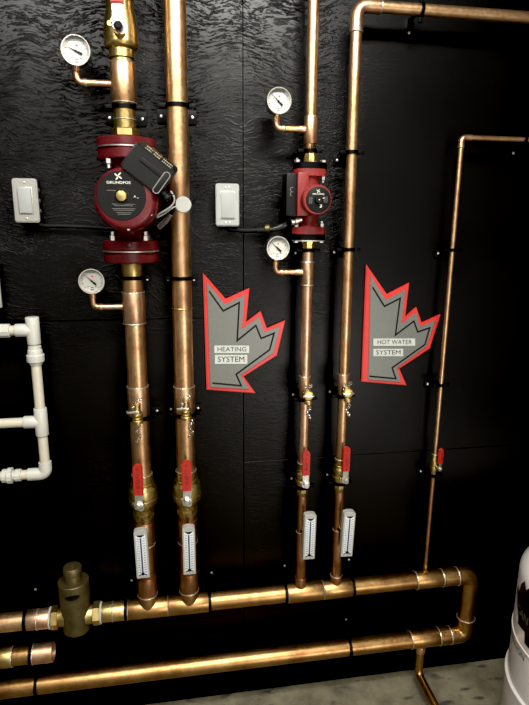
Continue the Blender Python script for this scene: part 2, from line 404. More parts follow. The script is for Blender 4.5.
# riser A: stub between top valve and pump
rA = thing('copper_pipe', 'short copper and brass pipe stub between the large top valve and the dark red pump', 'pipe', A.p(140))
pipe(rA, A.p(60), A.p(138), R2, 'brass')
coupling(rA, A.p(63.5), A.p(103.5), R2 * 1.13, 'copper', 'tee')
ring(rA, A.p(63.5), Z, R2 * 1.12); ring(rA, A.p(103.5), Z, R2 * 1.12); ring(rA, A.p(120), Z, R2 * 1.02, .0014)
G().lathe(A.p(137.5), Z, [(0, .0335), (.003, .0355), (.018, .0355), (.021, .0325)], 6).build('hex_nut', 'brass', rA, smooth=20)
gz1 = at(79, 83.5, DP).z; g1 = at(76.5, 76, DP)
gauge_branch(rA, A.p(84).x, A.z(84.5), g1.x, at(77, 66, DP).z, .0085)

# riser A below the pump
rL = thing('copper_pipe', 'thick copper pipe running down from the dark red pump to the bottom header', 'pipe', A.p(600))
pipe(rL, A.p(262), A.p(488), R2); pipe(rL, A.p(500), A.q(zH1 + .02), R2, 'copper_low')
coupling(rL, A.p(261), A.p(277), R2 * 1.07, 'brass', 'threaded_adapter')
coupling(rL, A.p(292), A.p(323), R2 * 1.13, 'copper_fit', 'tee'); ring(rL, A.p(292), Z, R2 * 1.12); ring(rL, A.p(323), Z, R2 * 1.12)
coupling(rL, A.p(386), A.p(416), R2 * 1.1, 'copper_fit', 'tee'); ring(rL, A.p(386), Z, R2 * 1.1); ring(rL, A.p(416.5), Z, R2 * 1.08)
coupling(rL, A.p(521), A.p(544), R2 * 1.08, 'copper_low'); ring(rL, A.p(543.5), Z, R2 * 1.09)
coupling(rL, A.p(575), A.p(594), R2 * 1.08, 'copper_low'); ring(rL, A.p(593.5), Z, R2 * 1.11)
g2 = at(93, 298, DP)
gauge_branch(rL, A.p(306).x, A.z(306.5), g2.x, at(93, 293, DP).z, .0080)

# riser B
rB = thing('copper_pipe', 'thick full height copper pipe to the right of the dark red pump', 'pipe', B.p(600))
pipe(rB, B.q(ROOM_H), B.p(486), R2); pipe(rB, B.p(500), B.q(zH1 + .02), R2, 'copper_low')
G().torus(B.p(308), Z, R2 * 1.0, .0022, 36, 8).build('solder_ring', 'brass', rB)
coupling(rB, B.p(386), B.p(413), R2 * 1.1, 'copper_fit', 'tee'); ring(rB, B.p(386), Z, R2 * 1.1); ring(rB, B.p(413.5), Z, R2 * 1.08)
coupling(rB, B.p(519), B.p(541), R2 * 1.08, 'copper_low'); ring(rB, B.p(541), Z, R2 * 1.09)
coupling(rB, B.p(571), B.p(589.5), R2 * 1.08, 'copper_low'); ring(rB, B.p(589.5), Z, R2 * 1.11)

# riser C upper / lower
rC = thing('copper_pipe', 'slim copper pipe coming down from the top into the bright red pump', 'pipe', Cc.p(164))
pipe(rC, Cc.q(ROOM_H), Cc.p(150), R1)
coupling(rC, Cc.p(116), Cc.p(144), R1 * 1.2, 'copper_fit', 'tee')
coupling(rC, Cc.p(143), Cc.p(153), R1 * 1.0, 'brass', 'threaded_adapter')
G().lathe(Cc.p(163), Z, [(0, .0185), (.012, .0185), (.020, .0160), (.034, .0155)], 8).build('hex_nut', 'brass', rC, smooth=20)
g3 = at(276.5, 118, DP)
arm = gauge_branch(rC, Cc.p(129).x, at(290, 129, DP).z, g3.x, at(277, 117, DP).z, .0082)
G().cyl(Vector((at(287, 129, DP).x, -DP, at(290, 129, DP).z)), Vector((at(298, 129, DP).x, -DP, at(290, 129, DP).z)), .0088, 20).build('nipple', 'brass', arm)
coupling(rC, Vector((at(298, 129, DP).x, -DP, at(290, 129, DP).z)), Vector((Cc.p(129).x, -DP, at(290, 129, DP).z)), .0098, 'copper_fit', 'branch_socket')

rC2 = thing('copper_pipe', 'slim copper pipe running down from the bright red pump to the bottom header', 'pipe', Cc.p(590))
pipe(rC2, Cc.p(246), Cc.p(478), R1, 'copper_lit'); pipe(rC2, Cc.p(488), Cc.q(zH1 + .02), R1, 'copper_low')
coupling(rC2, Cc.p(262), Cc.p(285), R1 * 1.16, 'copper_fit', 'tee'); ring(rC2, Cc.p(262), Z, R1 * 1.15, .0014); ring(rC2, Cc.p(285), Z, R1 * 1.15, .0014)
G().lathe(Cc.p(250), Z, [(0, .0150), (.004, .0172), (.012, .0172), (.020, .0200), (.026, .0200)], 8).build('hex_nut', 'brass', rC2, smooth=20)
coupling(rC2, Cc.p(376), Cc.p(399), R1 * 1.15, 'copper_fit', 'tee'); ring(rC2, Cc.p(376), Z, R1 * 1.12, .0014); ring(rC2, Cc.p(399), Z, R1 * 1.15, .0014)
coupling(rC2, Cc.p(531), Cc.p(575), R1 * 1.1, 'copper_low', 'tee'); ring(rC2, Cc.p(531), Z, R1 * 1.1, .0014)
coupling(rC2, Cc.p(576), Cc.p(588), R1 * 1.28, 'copper_low'); ring(rC2, Cc.p(577), Z, R1 * 1.2, .0012)
g4 = at(275.5, 262, DP)
arm4 = gauge_branch(rC2, Cc.p(272).x, at(290, 272.3, DP).z, g4.x, at(275.5, 260.5, DP).z, .0075)
coupling(rC2, Vector((at(295, 272, DP).x, -DP, at(290, 272.3, DP).z)), Vector((Cc.p(272).x, -DP, at(290, 272.3, DP).z)), .0092, 'copper_fit', 'branch_socket')

# riser D with the top run
zT = (at(385, 8, DP).z + at(520, 16.5, DP).z) / 2
DX = Dd.q(zT - .04).x
rD = thing('copper_pipe', 'slim copper pipe bending right along the top and dropping to the bottom header', 'pipe', Dd.p(590))
G().tube(fillet([Vector((1.72, -DP, zT)), Vector((DX + .034, -DP, zT))], .03), R1, 36).build('pipe', 'copper', rD)
el = G().tube(fillet([Vector((DX + .062, -DP, zT)), Vector((DX, -DP, zT)), Vector((DX, -DP, zT - .062))], .034, 10), R1 * 1.16, 36).build('elbow', 'copper_fit', rD)
ring(rD, Vector((DX + .0625, -DP, zT)), X, R1 * 1.12, .0014); ring(rD, Vector((DX, -DP, zT - .0625)), Z, R1 * 1.12, .0014)
pipe(rD, Dd.q(zT - .05), Dd.p(476), R1)
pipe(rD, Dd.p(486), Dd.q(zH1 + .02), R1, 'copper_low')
coupling(rD, Dd.p(374), Dd.p(396), R1 * 1.15, 'copper_fit', 'tee'); ring(rD, Dd.p(374), Z, R1 * 1.12, .0014); ring(rD, Dd.p(396.5), Z, R1 * 1.15, .0014)
coupling(rD, Dd.p(529), Dd.p(572), R1 * 1.1, 'copper_low', 'tee'); ring(rD, Dd.p(529), Z, R1 * 1.1, .0014)
coupling(rD, Dd.p(574), Dd.p(584), R1 * 1.28, 'copper_low'); ring(rD, Dd.p(574.5), Z, R1 * 1.28, .0014)

# riser E with its top run
zE = (at(475, 138.5, .062).z + at(525, 139.2, .062).z) / 2
EX = Ee.q(zE - .02).x; YE = -.062
rE = thing('copper_pipe', 'thinnest copper pipe at far right bending right at its top', 'pipe', Ee.p(575))
pipe(rE, Vector((1.72, YE, zE)), Vector((EX + .02, YE, zE)), RH)
pipe(rE, Ee.q(zE - .02), Ee.p(462), RH); pipe(rE, Ee.p(462), Ee.q(zH1 + .012), RH, 'copper_low')
G().tube(fillet([Vector((EX + .030, YE, zE)), Vector((EX, YE, zE)), Vector((EX, YE, zE - .026))], .016, 8), RH * 1.22, 24).build('elbow', 'copper_fit', rE)
ring(rE, Vector((EX, YE, zE - .026)), Z, RH * 1.15, .0011)
coupling(rE, Ee.q(zH1 + R2 * .6), Ee.q(zH1 + R2 + .012), RH * 1.35, 'copper_dark')

# bottom header: upper run, right hand loop, lower run, drop to the floor
hd = thing('copper_header', 'thick copper header along the bottom looping back at right into a lower run', 'pipe', Vector((B.b.x, -DP, zH2)))
def h1(px): 
    # x on the upper header seen at px
    v0 = 623.5 - 0.104 * px; return at(px, v0, DP).x
def h2(px): return at(px, 688.7 - 0.122 * px, DP).x
P1 = lambda x: Vector((x, -DP, zH1)); P2 = lambda x: Vector((x, -DP, zH2))
xv = at(467, 605, DP).x
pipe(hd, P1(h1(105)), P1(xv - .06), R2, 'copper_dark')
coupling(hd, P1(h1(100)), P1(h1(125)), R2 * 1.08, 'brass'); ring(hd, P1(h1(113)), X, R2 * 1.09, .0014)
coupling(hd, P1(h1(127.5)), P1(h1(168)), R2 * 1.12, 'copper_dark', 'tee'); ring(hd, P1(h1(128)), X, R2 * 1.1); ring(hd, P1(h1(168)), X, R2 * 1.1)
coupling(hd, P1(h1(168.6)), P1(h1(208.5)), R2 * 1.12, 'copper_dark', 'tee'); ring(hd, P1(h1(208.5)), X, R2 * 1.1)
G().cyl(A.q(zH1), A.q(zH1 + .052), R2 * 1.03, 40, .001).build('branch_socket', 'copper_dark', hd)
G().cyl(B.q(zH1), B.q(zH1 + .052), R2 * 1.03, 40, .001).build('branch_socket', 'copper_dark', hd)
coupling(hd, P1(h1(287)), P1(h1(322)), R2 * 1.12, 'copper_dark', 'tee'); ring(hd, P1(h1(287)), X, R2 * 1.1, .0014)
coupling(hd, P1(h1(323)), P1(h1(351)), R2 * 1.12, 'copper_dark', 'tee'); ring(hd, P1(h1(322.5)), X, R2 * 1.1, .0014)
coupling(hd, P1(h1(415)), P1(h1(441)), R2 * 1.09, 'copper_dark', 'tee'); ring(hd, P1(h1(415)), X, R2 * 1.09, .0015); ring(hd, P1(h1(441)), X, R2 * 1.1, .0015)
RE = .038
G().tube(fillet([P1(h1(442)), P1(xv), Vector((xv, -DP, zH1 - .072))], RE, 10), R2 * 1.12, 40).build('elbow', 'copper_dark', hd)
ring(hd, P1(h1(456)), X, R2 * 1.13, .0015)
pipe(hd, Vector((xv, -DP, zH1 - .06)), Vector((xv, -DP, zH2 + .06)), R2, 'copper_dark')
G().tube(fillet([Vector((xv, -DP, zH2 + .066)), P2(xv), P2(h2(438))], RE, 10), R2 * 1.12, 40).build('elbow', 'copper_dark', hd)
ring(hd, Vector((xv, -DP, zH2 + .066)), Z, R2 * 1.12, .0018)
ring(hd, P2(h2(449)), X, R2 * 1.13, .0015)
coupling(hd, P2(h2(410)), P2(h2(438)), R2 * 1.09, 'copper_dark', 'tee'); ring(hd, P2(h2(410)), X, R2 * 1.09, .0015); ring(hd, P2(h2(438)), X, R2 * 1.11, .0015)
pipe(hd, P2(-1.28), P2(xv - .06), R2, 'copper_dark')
# drop and floor run
xd = at(420.5, 645, DP).x; rdp = .0140
zfl = .052
dp = G().tube(fillet([Vector((xd, -DP, zH2)), Vector((xd, -DP, zfl)), Vector((xd, -0.80, rdp + .002))], .03, 8), rdp, 24).build('drain_leg', 'copper_dark', hd)
G().cyl(Vector((xd, -DP, zH2 - R2 - .002)), Vector((xd, -DP, zH2 - R2 - .026)), rdp * 1.25, 24, .001).build('collar', 'copper_fit', dp)

# left end of the header and the capped stub
hl = thing('copper_pipe', 'thick copper pipe entering the dull bronze valve from the left edge', 'pipe', P1(h1(10)))
pipe(hl, P1(-1.28), P1(h1(40)), R2, 'copper'); coupling(hl, P1(h1(27.5)), P1(h1(52)), R2 * 1.09, 'copper_fit'); ring(hl, P1(h1(38)), X, R2 * 1.1, .0016)
st = thing('copper_pipe', 'short copper stub with an open end under the bronze valve', 'pipe', at(20, 655, DP))
zS = at(20, 655.5, DP).z
pipe(st, Vector((-1.28, -DP, zS)), Vector((at(40, 652, DP).x, -DP, zS)), R2, 'copper_dark')
coupling(st, Vector((at(-6, 658, DP).x, -DP, zS)), Vector((at(13, 656, DP).x, -DP, zS)), R2 * 1.12, 'brass')
ring(st, Vector((at(13, 656, DP).x, -DP, zS)), X, R2 * 1.1, .0015)
G().lathe(Vector((at(33, 653, DP).x, -DP, zS)), X, [(0, R2), (.001, R2 * 1.1), (.058, R2 * 1.1), (.060, R2 * 1.04), (.060, R2 * .96), (.02, R2 * .94)], 40).build('end_socket', 'copper_fit', st)
ring(st, Vector((at(33.6, 653, DP).x, -DP, zS)), X, R2 * 1.1, .0015)

# ------------------------------------------------------------------ bronze bypass valve on the header
def bypass_valve():
    c = at(76, 614, DP); x = c.x
    t = thing('bypass_valve', 'stout dull bronze valve with a stepped round cap in the header at left', 'valve', P1(x))
    zt = at(72, 580, DP).z
    o = Vector((x, -DP, 0)); z0 = zH1 - .048
    hh = zt - z0
    G().lathe(Vector((x, -DP, z0)), Z, [(0, .036), (.004, .040), (.05, .0405), (.085, .042), (.11, .044), (hh - .002, .0445), (hh, .0430), (hh + .0005, .027)], 44).build('body', 'bronze', t)
    G().lathe(Vector((x, -DP, z0 + hh)), Z, [(-.002, .0255), (.018, .0255), (.020, .0245), (.022, .0268), (.042, .0268), (.046, .0240)], 40).build('cap', 'bronze', t)
    G().box((x, -DP, z0 + hh + .048), (.009, .009, .010), .001).build('adjusting_stem', 'bronze', t)
    # oval embossed mark on the front
    g = G(); zc = z0 + hh - .030; vs = []
    n = 28
    ctr = [];
    for i in range(n):
        q = 2 * PI * i / n; u = .021 * math.cos(q) / .0443; w = .0085 * math.sin(q)
        a0 = 0.06 + u; vs.append((x + .0456 * math.sin(a0), -DP - .0456 * math.cos(a0), zc + w + .05 * u * .0443))
    mid = Vector((x + .0456 * math.sin(.06), -DP - .0458 * math.cos(.06), zc)); g.add([mid] + vs, [(0, i + 1, (i + 1) % n + 1) for i in range(n)])
    g.build('oval_mark', 'print_black', t)
    for s in (-1, 1):
        G().lathe(P1(x + s * .030), X * s, [(0, .030), (.018, .0275), (.024, .0275)], 36).build('port', 'brass', t)
        G().lathe(P1(x + s * .050), X * s, [(0, .033), (.002, .0345), (.018, .0345), (.021, .033)], 6).build('hex_nut', 'brass', t, smooth=20)
        G().torus(P1(x + s * .0735), X, .0295, .0032, 36, 8).build('sealing_ring', 'white_plastic', t)
bypass_valve()

# ------------------------------------------------------------------ ball valves
def ball_valve(c, R, label, ang=0.0, hs=1.0, top=False, stub=1.0):
    t = thing('ball_valve', label, 'valve', c)
    k = R / R2
    g = G()
    prof = [(-.074, R * 1.02), (-.072, R * 1.09), (-.042, R * 1.11), (-.036, R * 1.16), (-.023, R * 1.47), (-.020, R * 1.5), (.022, R * 1.5), (.026, R * 1.46), (.033, R * 1.22), (.036, R * 1.18), (.038, R * 1.25), (.041, R * 1.25), (.043, R * 1.13), (.066, R * 1.12), (.068, R * 1.04)]
    prof = [(h * (k * .55 + .45), r) for h, r in prof]
    g.lathe(c, Z, prof, 44)
    g.torus(c + Z * (-.008 * k), Z, R * 1.5, .0016, 44, 8)
    b = g.build('body', 'brass', t)
    zt = .068 * (k * .55 + .45); zb = -.074 * (k * .55 + .45)
    G().torus(c + Z * zt, Z, R * 1.08, .0018, 36, 8).build('solder_ring', 'solder', t)
    if stub: G().lathe(c + Z * (zb + .012), Z, [(0, R * 1.2), (.010, R * 1.2)], 8).build('hex_end', 'brass', t, smooth=20)
    # stem, nut, lever, grip: built facing -Y then turned by ang round the pipe
    rot = Matrix.Rotation(ang, 4, 'Z'); T = Matrix.Translation(c) @ rot @ Matrix.Translation(-c)
    def turn(g): g.v = [T @ v for v in g.v]; return g
    off = R * 1.45 + .018 * (.4 + .6 * k)
    s = hs
    turn(G().cyl(c + Vector((0, -R * 1.2, 0)), c + Vector((0, -off, 0)), .011 * s, 20)).build('stem', 'brass', t)
    yl = -off - .002
    lv = [(-.0105 * s, -.012 * s), (-.013 * s, -.002 * s), (-.0105 * s, .012 * s), (-.0105 * s, .06 * s), (.0105 * s, .06 * s), (.0105 * s, .010 * s), (.013 * s, -.004 * s), (.011 * s, -.016 * s), (.004 * s, -.018 * s)]
    turn(G().prism([c + Vector((x, yl - .003, z)) for x, z in lv], .003, .0006)).build('lever', 'steel', t)
    nut = G().lathe(c + Vector((0, yl - .002, 0)), -Y, [(0, .0095 * s), (.008 * s, .0095 * s), (.010 * s, .0075 * s)], 6)
    nut.cyl(c + Vector((0, yl, 0)), c + Vector((0, yl - .014 * s, 0)), .0048 * s, 16)
    turn(nut).build('stem_nut', 'steel', t, smooth=20)
    turn(G().box(c + Vector((-.0155 * s, yl + .003, .003 * s)), (.007 * s, .007, .008 * s), .001)).build('stop_tab', 'brass', t)
    # vinyl grip: a flat rounded sleeve
    w = .0125 * s; z0, z1 = .030 * s, .118 * s
    poly = [(-w, z0), (w, z0)] + [(w * math.cos(a), z1 - w + w * math.sin(a)) for a in [PI * i / 12 for i in range(13)]]
    yg = yl - .0065
    grip = turn(G().prism([c + Vector((x, yg, z)) for x, z in poly], .010, .002)).build('handle', 'handle_red', t)
    mk = G(); yf = yg - .0005
    mk.lathe(c + Vector((0, yg + .001, z1 - w)), -Y, [(0, .0032 * s), (.0016, .0032 * s)], 16)
    mk.stroke([c + Vector((.0045 * s * math.cos(a), yf, z0 + .056 * s + .0055 * s * math.sin(a))) for a in [PI * (.3 + 1.4 * i / 10) for i in range(11)]], .0022 * s, .0008)
    mk.stroke([c + Vector((.005 * s * math.cos(a), yf, z0 + .040 * s + .0055 * s * math.sin(a))) for a in [2 * PI * i / 14 for i in range(14)]], .0024 * s, .0008, True)
    mk.box(c + Vector((0, yf, z0 + .040 * s)), (.0022 * s, .001, .009 * s)); mk.prism([c + Vector((x * s, yf, z0 + z * s)) for x, z in ((-.006, .030), (.006, .030), (.0052, .022), (0, .017), (-.0052, .022))], .0008)
    mk.box(c + Vector((0, yf, z0 + .010 * s)), (.0018 * s, .001, .008 * s))
    turn(mk).build('raised_mark', 'handle_mark', grip)
    return t
ball_valve(A.p(495), R2, 'large brass ball valve with red lever on the thick pipe under the dark red pump', ang=-0.12, hs=1.06)
ball_valve(B.p(491), R2, 'large brass ball valve with red lever low on the thick full height pipe', hs=1.06)
ball_valve(Cc.p(478), R1, 'small brass ball valve with red lever on the slim pipe under the bright red pump', hs=.90)
ball_valve(Dd.p(474), R1, 'small brass ball valve with red lever on the slim pipe beside the hot water sign', hs=.90, ang=.14)
ball_valve(Ee.p(466), RH, 'tiny brass ball valve with red lever on the thinnest pipe at far right', hs=.58, ang=.45)

def top_valve():
    c = A.p(34.5)
    t = thing('ball_valve', 'largest brass ball valve at the top of the frame above the dark red pump', 'valve', c)
    z49 = A.z(49) - c.z; z25 = A.z(23) - c.z; z0 = A.z(0) - c.z
    G().lathe(c, Z, [(z49 - .022, .0305), (z49 - .004, .0305), (z49, .037), (z49 + .003, .0395), (z49 + .010, .0410), (z49 + .013, .0405), (z25 - .016, .0405), (z25 - .006, .0385), (z25 + .022, .0345), (z25 + .024, .0325), (z25 + .045, .0325), (z25 + .047, .0345), (z0 + .05, .0345), (z0 + .052, .030)], 48).build('body', 'brass', t)
    G().cyl(c + Z * (z0 + .05), Vector((c.x, c.y, ROOM_H)), R2, 40).build('pipe_end', 'copper', t)
    zs_ = at(118, 27, .165).z; xs_ = at(118.5, 27, .165).x
    s0 = Vector((xs_, -.165, zs_))
    G().cyl(Vector((xs_, -DP - .03, zs_)), Vector((xs_, -.160, zs_)), .013, 24).build('stem', 'brass', t)
    lv = [(-.012, -.004), (-.017, .006), (-.016, .016), (-.0125, .020), (-.0125, .10), (.0125, .10), (.0125, .014), (.015, 0), (.014, -.012), (.007, -.016)]
    G().prism([s0 + Vector((x, -.004, z)) for x, z in lv], .004, .0008).build('lever', 'chrome', t)
    nt = G().lathe(s0 + Vector((0, -.004, 0)), -Y, [(0, .0105), (.009, .0105), (.011, .008)], 6); nt.cyl(s0, s0 + Vector((0, -.017, 0)), .0052, 16)
    nt.build('stem_nut', 'black_steel', t, smooth=20)
    G().cyl(s0 + Vector((-.019, .004, .006)), s0 + Vector((-.019, -.004, .006)), .006, 16).build('stop_tab', 'brass', t)
    w = .0145; zg = at(118, 3, .17).z - zs_
    poly = [(-w, zg), (w, zg)] + [(w * math.cos(a), zg + .11 + w * math.sin(a)) for a in [PI * i / 12 for i in range(13)]]
    G().prism([s0 + Vector((x, -.009, z)) for x, z in poly], .012, .002).build('handle', 'handle_red', t)
top_valve()

# ------------------------------------------------------------------ drain valves
def drain_valve(pipe_c, px, py, label, s=1.0, wing=-1, chain=14, slot=False, chain_x=.001):
    R = 0.027 if s > .95 else .0143
    d = DP + R + .045 * s
    c = at(px, py, d)
    t = thing('drain_valve', label, 'valve', c)
    q = Vector((pipe_c.x, -DP - R * .8, c.z + .004))
    G().cyl(q, c + Vector((0, .012, .002)), .0085 * s, 20).build('neck', 'brass', t)
    if slot:
        g = G().lathe(c + Vector((0, .016, 0)), -Y, [(0, .010 * s), (.003, .0175 * s), (.022, .0175 * s), (.026, .014 * s), (.027, .006 * s)], 32)
    else:
        g = G().lathe(c + Vector((0, .006, -.013 * s)), Vector((0, -.18, 1)), [(-.010 * s, .010 * s), (-.008 * s, .0145 * s), (.004 * s, .0150 * s), (.010 * s, .011 * s), (.024 * s, .0085 * s), (.032 * s, .007 * s)], 28)
    g.build('body', 'brass', t)
    if slot:
        G().box(c + Vector((-.001, -.012, 0)), (.037 * s, .006, .0052 * s), .001).build('handle', 'chrome', t)
        G().lathe(c + Vector((.001, -.002, -.016 * s)), -Z, [(0, .012 * s), (.003, .0135 * s), (.011, .0135 * s), (.013, .010 * s)], 24).build('cap', 'brass', t)
    else:
        G().box(c + Vector((wing * .010 * s, -.012, .001)), (.031 * s, .008, .0060 * s), .001).build('handle', 'chrome', t)
        G().lathe(c + Vector((0, 0, -.024 * s)), -Z, [(0, .013 * s), (.002, .015 * s), (.010, .015 * s), (.012, .011 * s)], 24).build('cap', 'brass', t)
    # retaining wire loops above and the bead chain below
    g = G()
    for k in range(9):
        a = .6 + k * .8
        g.torus(c + Vector((.011 * s * math.cos(a * 1.7), .003, .020 * s + .011 * s * math.sin(a * 2.1))), Vector((math.cos(a), .5, math.sin(a * 2.3))), (.0038 + .0012 * (k % 3)) * s, .0009, 14, 6)
    g.build('wire_loop', 'chrome', t)
    g = G(); x = .004 * wing; 
    for k in range(chain):
        zz = -.034 * s - .0042 * k
        xx = .005 * math.sin(k * .9) + chain_x
        g.torus(c + Vector((xx, -.004, zz)), Vector((1, .4, 0)) if k % 2 else Vector((.3, 1, 0)), .0036, .0011, 14, 6)
    g.build('chain', 'chrome', t)
drain_valve(A.p(405), 137, 411, 'brass drain valve with hanging chain on the thick pipe under the dark red pump')
drain_valve(B.p(403), 186, 407.5, 'brass drain valve with hanging chain on the thick full height pipe', chain_x=.011)
drain_valve(Cc.p(391), 308, 395, 'round brass drain valve with chain on the slim pipe under the bright red pump', s=.9, slot=True, chain=10)
drain_valve(Dd.p(388), 347.5, 392.5, 'round brass drain valve with chain just left of the hot water sign', s=.9, slot=True, chain=10)

# ------------------------------------------------------------------ thermometers
def thermometer(pc, px, py, label, w, h, tilt=0.0):
    d = DP + pc[1] + .050
    c = at(px, py, d)
    t = thing('thermometer', label, 'thermometer', c)
    T = Matrix.Translation(c) @ Matrix.Rotation(tilt, 4, 'Y') @ Matrix.Translation(-c)
    def turn(g): g.v = [T @ v for v in g.v]; return g
    q = Vector((pc[0], -DP - pc[1] * .7, c.z - .012))
    G().cyl(q, Vector((c.x, c.y + .012, c.z - .012)), .0085, 20, .001).build('well', 'brass', t)
    hw, hh = w / 2, h / 2
    poly = [(-hw, -hh), (hw, -hh), (hw, hh - .006)] + [(hw * math.cos(a), hh - .006 + .0065 * math.sin(a)) for a in [PI * i / 10 for i in range(1, 10)]] + [(-hw, hh - .006)]
    turn(G().prism([c + Vector((x, -.004, z)) for x, z in poly], .020, .0012)).build('case', 'therm_case', t)
    sw = w * .76
    turn(G().box(c + Vector((0, -.0045, -.003)), (sw, .002, h * .86), .0005)).build('scale_plate', 'therm_scale', t)
    g = G(); n = 15
    for i in range(n):
        z = -h * .36 + i * h * .70 / (n - 1)
        for s in (-1, 1):
            g.box(c + Vector((s * sw * .30, -.0058, z)), (sw * .26, .0006, .0011), mat=Matrix.Rotation(-s * .35, 3, 'Y'))
    turn(g).build('scale_marks', 'print_black', t)
    turn(G().box(c + Vector((0, -.0062, -.004)), (.0042, .003, h * .76), .001)).build('tube', 'therm_blue', t)
    g = G(); g.cyl(c + Vector((0, -.006, -hh * .78)), c + Vector((0, -.0085, -hh * .78)), .0045, 16)
    g.stroke([c + Vector((-sw * .42, -.0065, -hh * .86)), c + Vector((0, -.0065, -hh * .79)), c + Vector((sw * .42, -.0065, -hh * .86))], .0026, .001)
    g.prism([c + Vector((x, -.0066, z)) for x, z in ((-sw * .42, hh * .83), (sw * .42, hh * .83), (sw * .12, hh * .75), (-sw * .12, hh * .75))], .001)
    turn(g).build('bulb_guard', 'print_black', t)
thermometer((A.p(556).x, R2), 141.8, 554, 'grey scale thermometer on the thick pipe below the leftmost large ball valve', .0365, .152, -.02)
thermometer((B.p(553).x, R2), 189.1, 550.5, 'grey scale thermometer low on the thick full height pipe', .0355, .152, 0.0)
thermometer((Cc.p(540).x, R1), 309.5, 536.5, 'grey scale thermometer beside the slim pipe under the bright red pump', .036, .150, .015)
thermometer((Dd.p(538).x, R1), 348, 534, 'grey scale thermometer on the slim pipe under the hot water sign, tilted slightly', .036, .150, .035)

# ------------------------------------------------------------------ pressure gauges
def gauge(px, py, r, elbow_top, label, needle):
    d = DP + .028; c = at(px, py, d)
    t = thing('pressure_gauge', label, 'gauge', c)
    # facing slightly: axis toward the room
    a = Vector((0.05, -1, -.03)).normalized()
    o = c + Vector((0, .012, 0))
    e1 = Vector((1, .05, 0)).normalized(); e2 = e1.cross(a); e2 = e2 if e2.z > 0 else -e2
    def loc(u, v, w): return o + a * w + e1 * u + e2 * v
    G().lathe(o, a, [(-.028, r * .80), (-.024, r * .93), (.002, r * .95), (.004, r), (.013, r), (.016, r * .97), (.016, r * .91), (.004, r * .885), (.0035, .001)], 48).build('case', 'chrome', t)
    G().lathe(loc(0, 0, 0), a, [(.0040, r * .885), (.0046, r * .885)], 48).build('dial', 'dial', t)
    g = G(); 
    for i in range(28):
        q = math.radians(225 - i * 270 / 27); L = .16 if i % 3 == 0 else .09
        u, v = math.cos(q), math.sin(q); ra, rb = r * .80, r * (.80 - L); wd = .0005 if i % 3 else .0008
        pts = [(ra * u - wd * v, ra * v + wd * u), (ra * u + wd * v, ra * v - wd * u), (rb * u + wd * v, rb * v - wd * u), (rb * u - wd * v, rb * v + wd * u)]
        g.add([loc(x, y, .0051) for x, y in pts], [(0, 1, 2, 3)])
    for x, y, wd in ((-.30, -.42, .05), (0, -.5, .09), (.28, -.45, .07), (.0, -.68, .14)):
        g.add([loc(r * (x + sx * wd), r * (y + sy * .04), .0051) for sx, sy in ((-1, -1), (1, -1), (1, 1), (-1, 1))], [(0, 1, 2, 3)])
    dm = g.build('dial_marks', 'print_grey', t, smooth=0)
    G().add([loc(r * x, r * y, .0052) for x, y in ((.0, .30), (.14, .30), (.14, .42), (.0, .42))], [(0, 1, 2, 3)]).build('red_mark', 'print_red', t, smooth=0)
    q = math.radians(needle); u = Vector((math.cos(q), math.sin(q))); n = Vector((-u.y, u.x)); g = G()
    def nd(s, w): return u * s * r + n * w * r
    pts = [nd(.72, 0), nd(.0, .035), nd(-.10, .035), nd(-.14, .07), nd(-.44, .075), nd(-.44, -.075), nd(-.14, -.07), nd(-.10, -.035), nd(.0, -.035)]
    g.add([loc(p.x, p.y, .0075) for p in pts] + [loc(p.x, p.y, .0065) for p in pts], [tuple(range(9)), tuple(range(17, 8, -1))] + [(i, (i + 1) % 9, (i + 1) % 9 + 9, i + 9) for i in range(9)])
    g.lathe(loc(0, 0, .005), a, [(0, .0025), (.004, .0025)], 16)
    g.build('needle', 'print_black', t, smooth=0)
    # trapped bubble along the top of the liquid filling
    gg = G(); vs = [loc(r * .86 * math.cos(b), r * .86 * math.sin(b), .0056) for b in [PI * (.27 + .46 * i / 16) for i in range(17)]]
    gg.add(vs, [tuple(range(17))]).build('air_bubble', 'gauge_glass', t, smooth=0)
    top = Vector((elbow_top[0], -DP, elbow_top[1]))
    st = G().cyl(top, Vector((top.x, -DP, c.z - r * .80)), .0062, 20); st.lathe(top, Z, [(0, .0085), (.010, .0085)], 6)
    st.build('stem', 'brass', t)
gauge(75.4, 50.2, .0345, (g1.x, at(77, 66, DP).z), 'round pressure gauge at upper left above the dark red pump, fed from the thick pipe', 155)
gauge(91.3, 281.2, .0335, (g2.x, at(93, 293, DP).z), 'round pressure gauge at left just below the dark red pump', 137)
gauge(278.8, 100.6, .0330, (g3.x, at(277, 117, DP).z), 'round pressure gauge above the bright red pump', 137)
gauge(277.7, 248.0, .0325, (g4.x, at(275.5, 260.5, DP).z), 'round pressure gauge just below the bright red pump', 137)

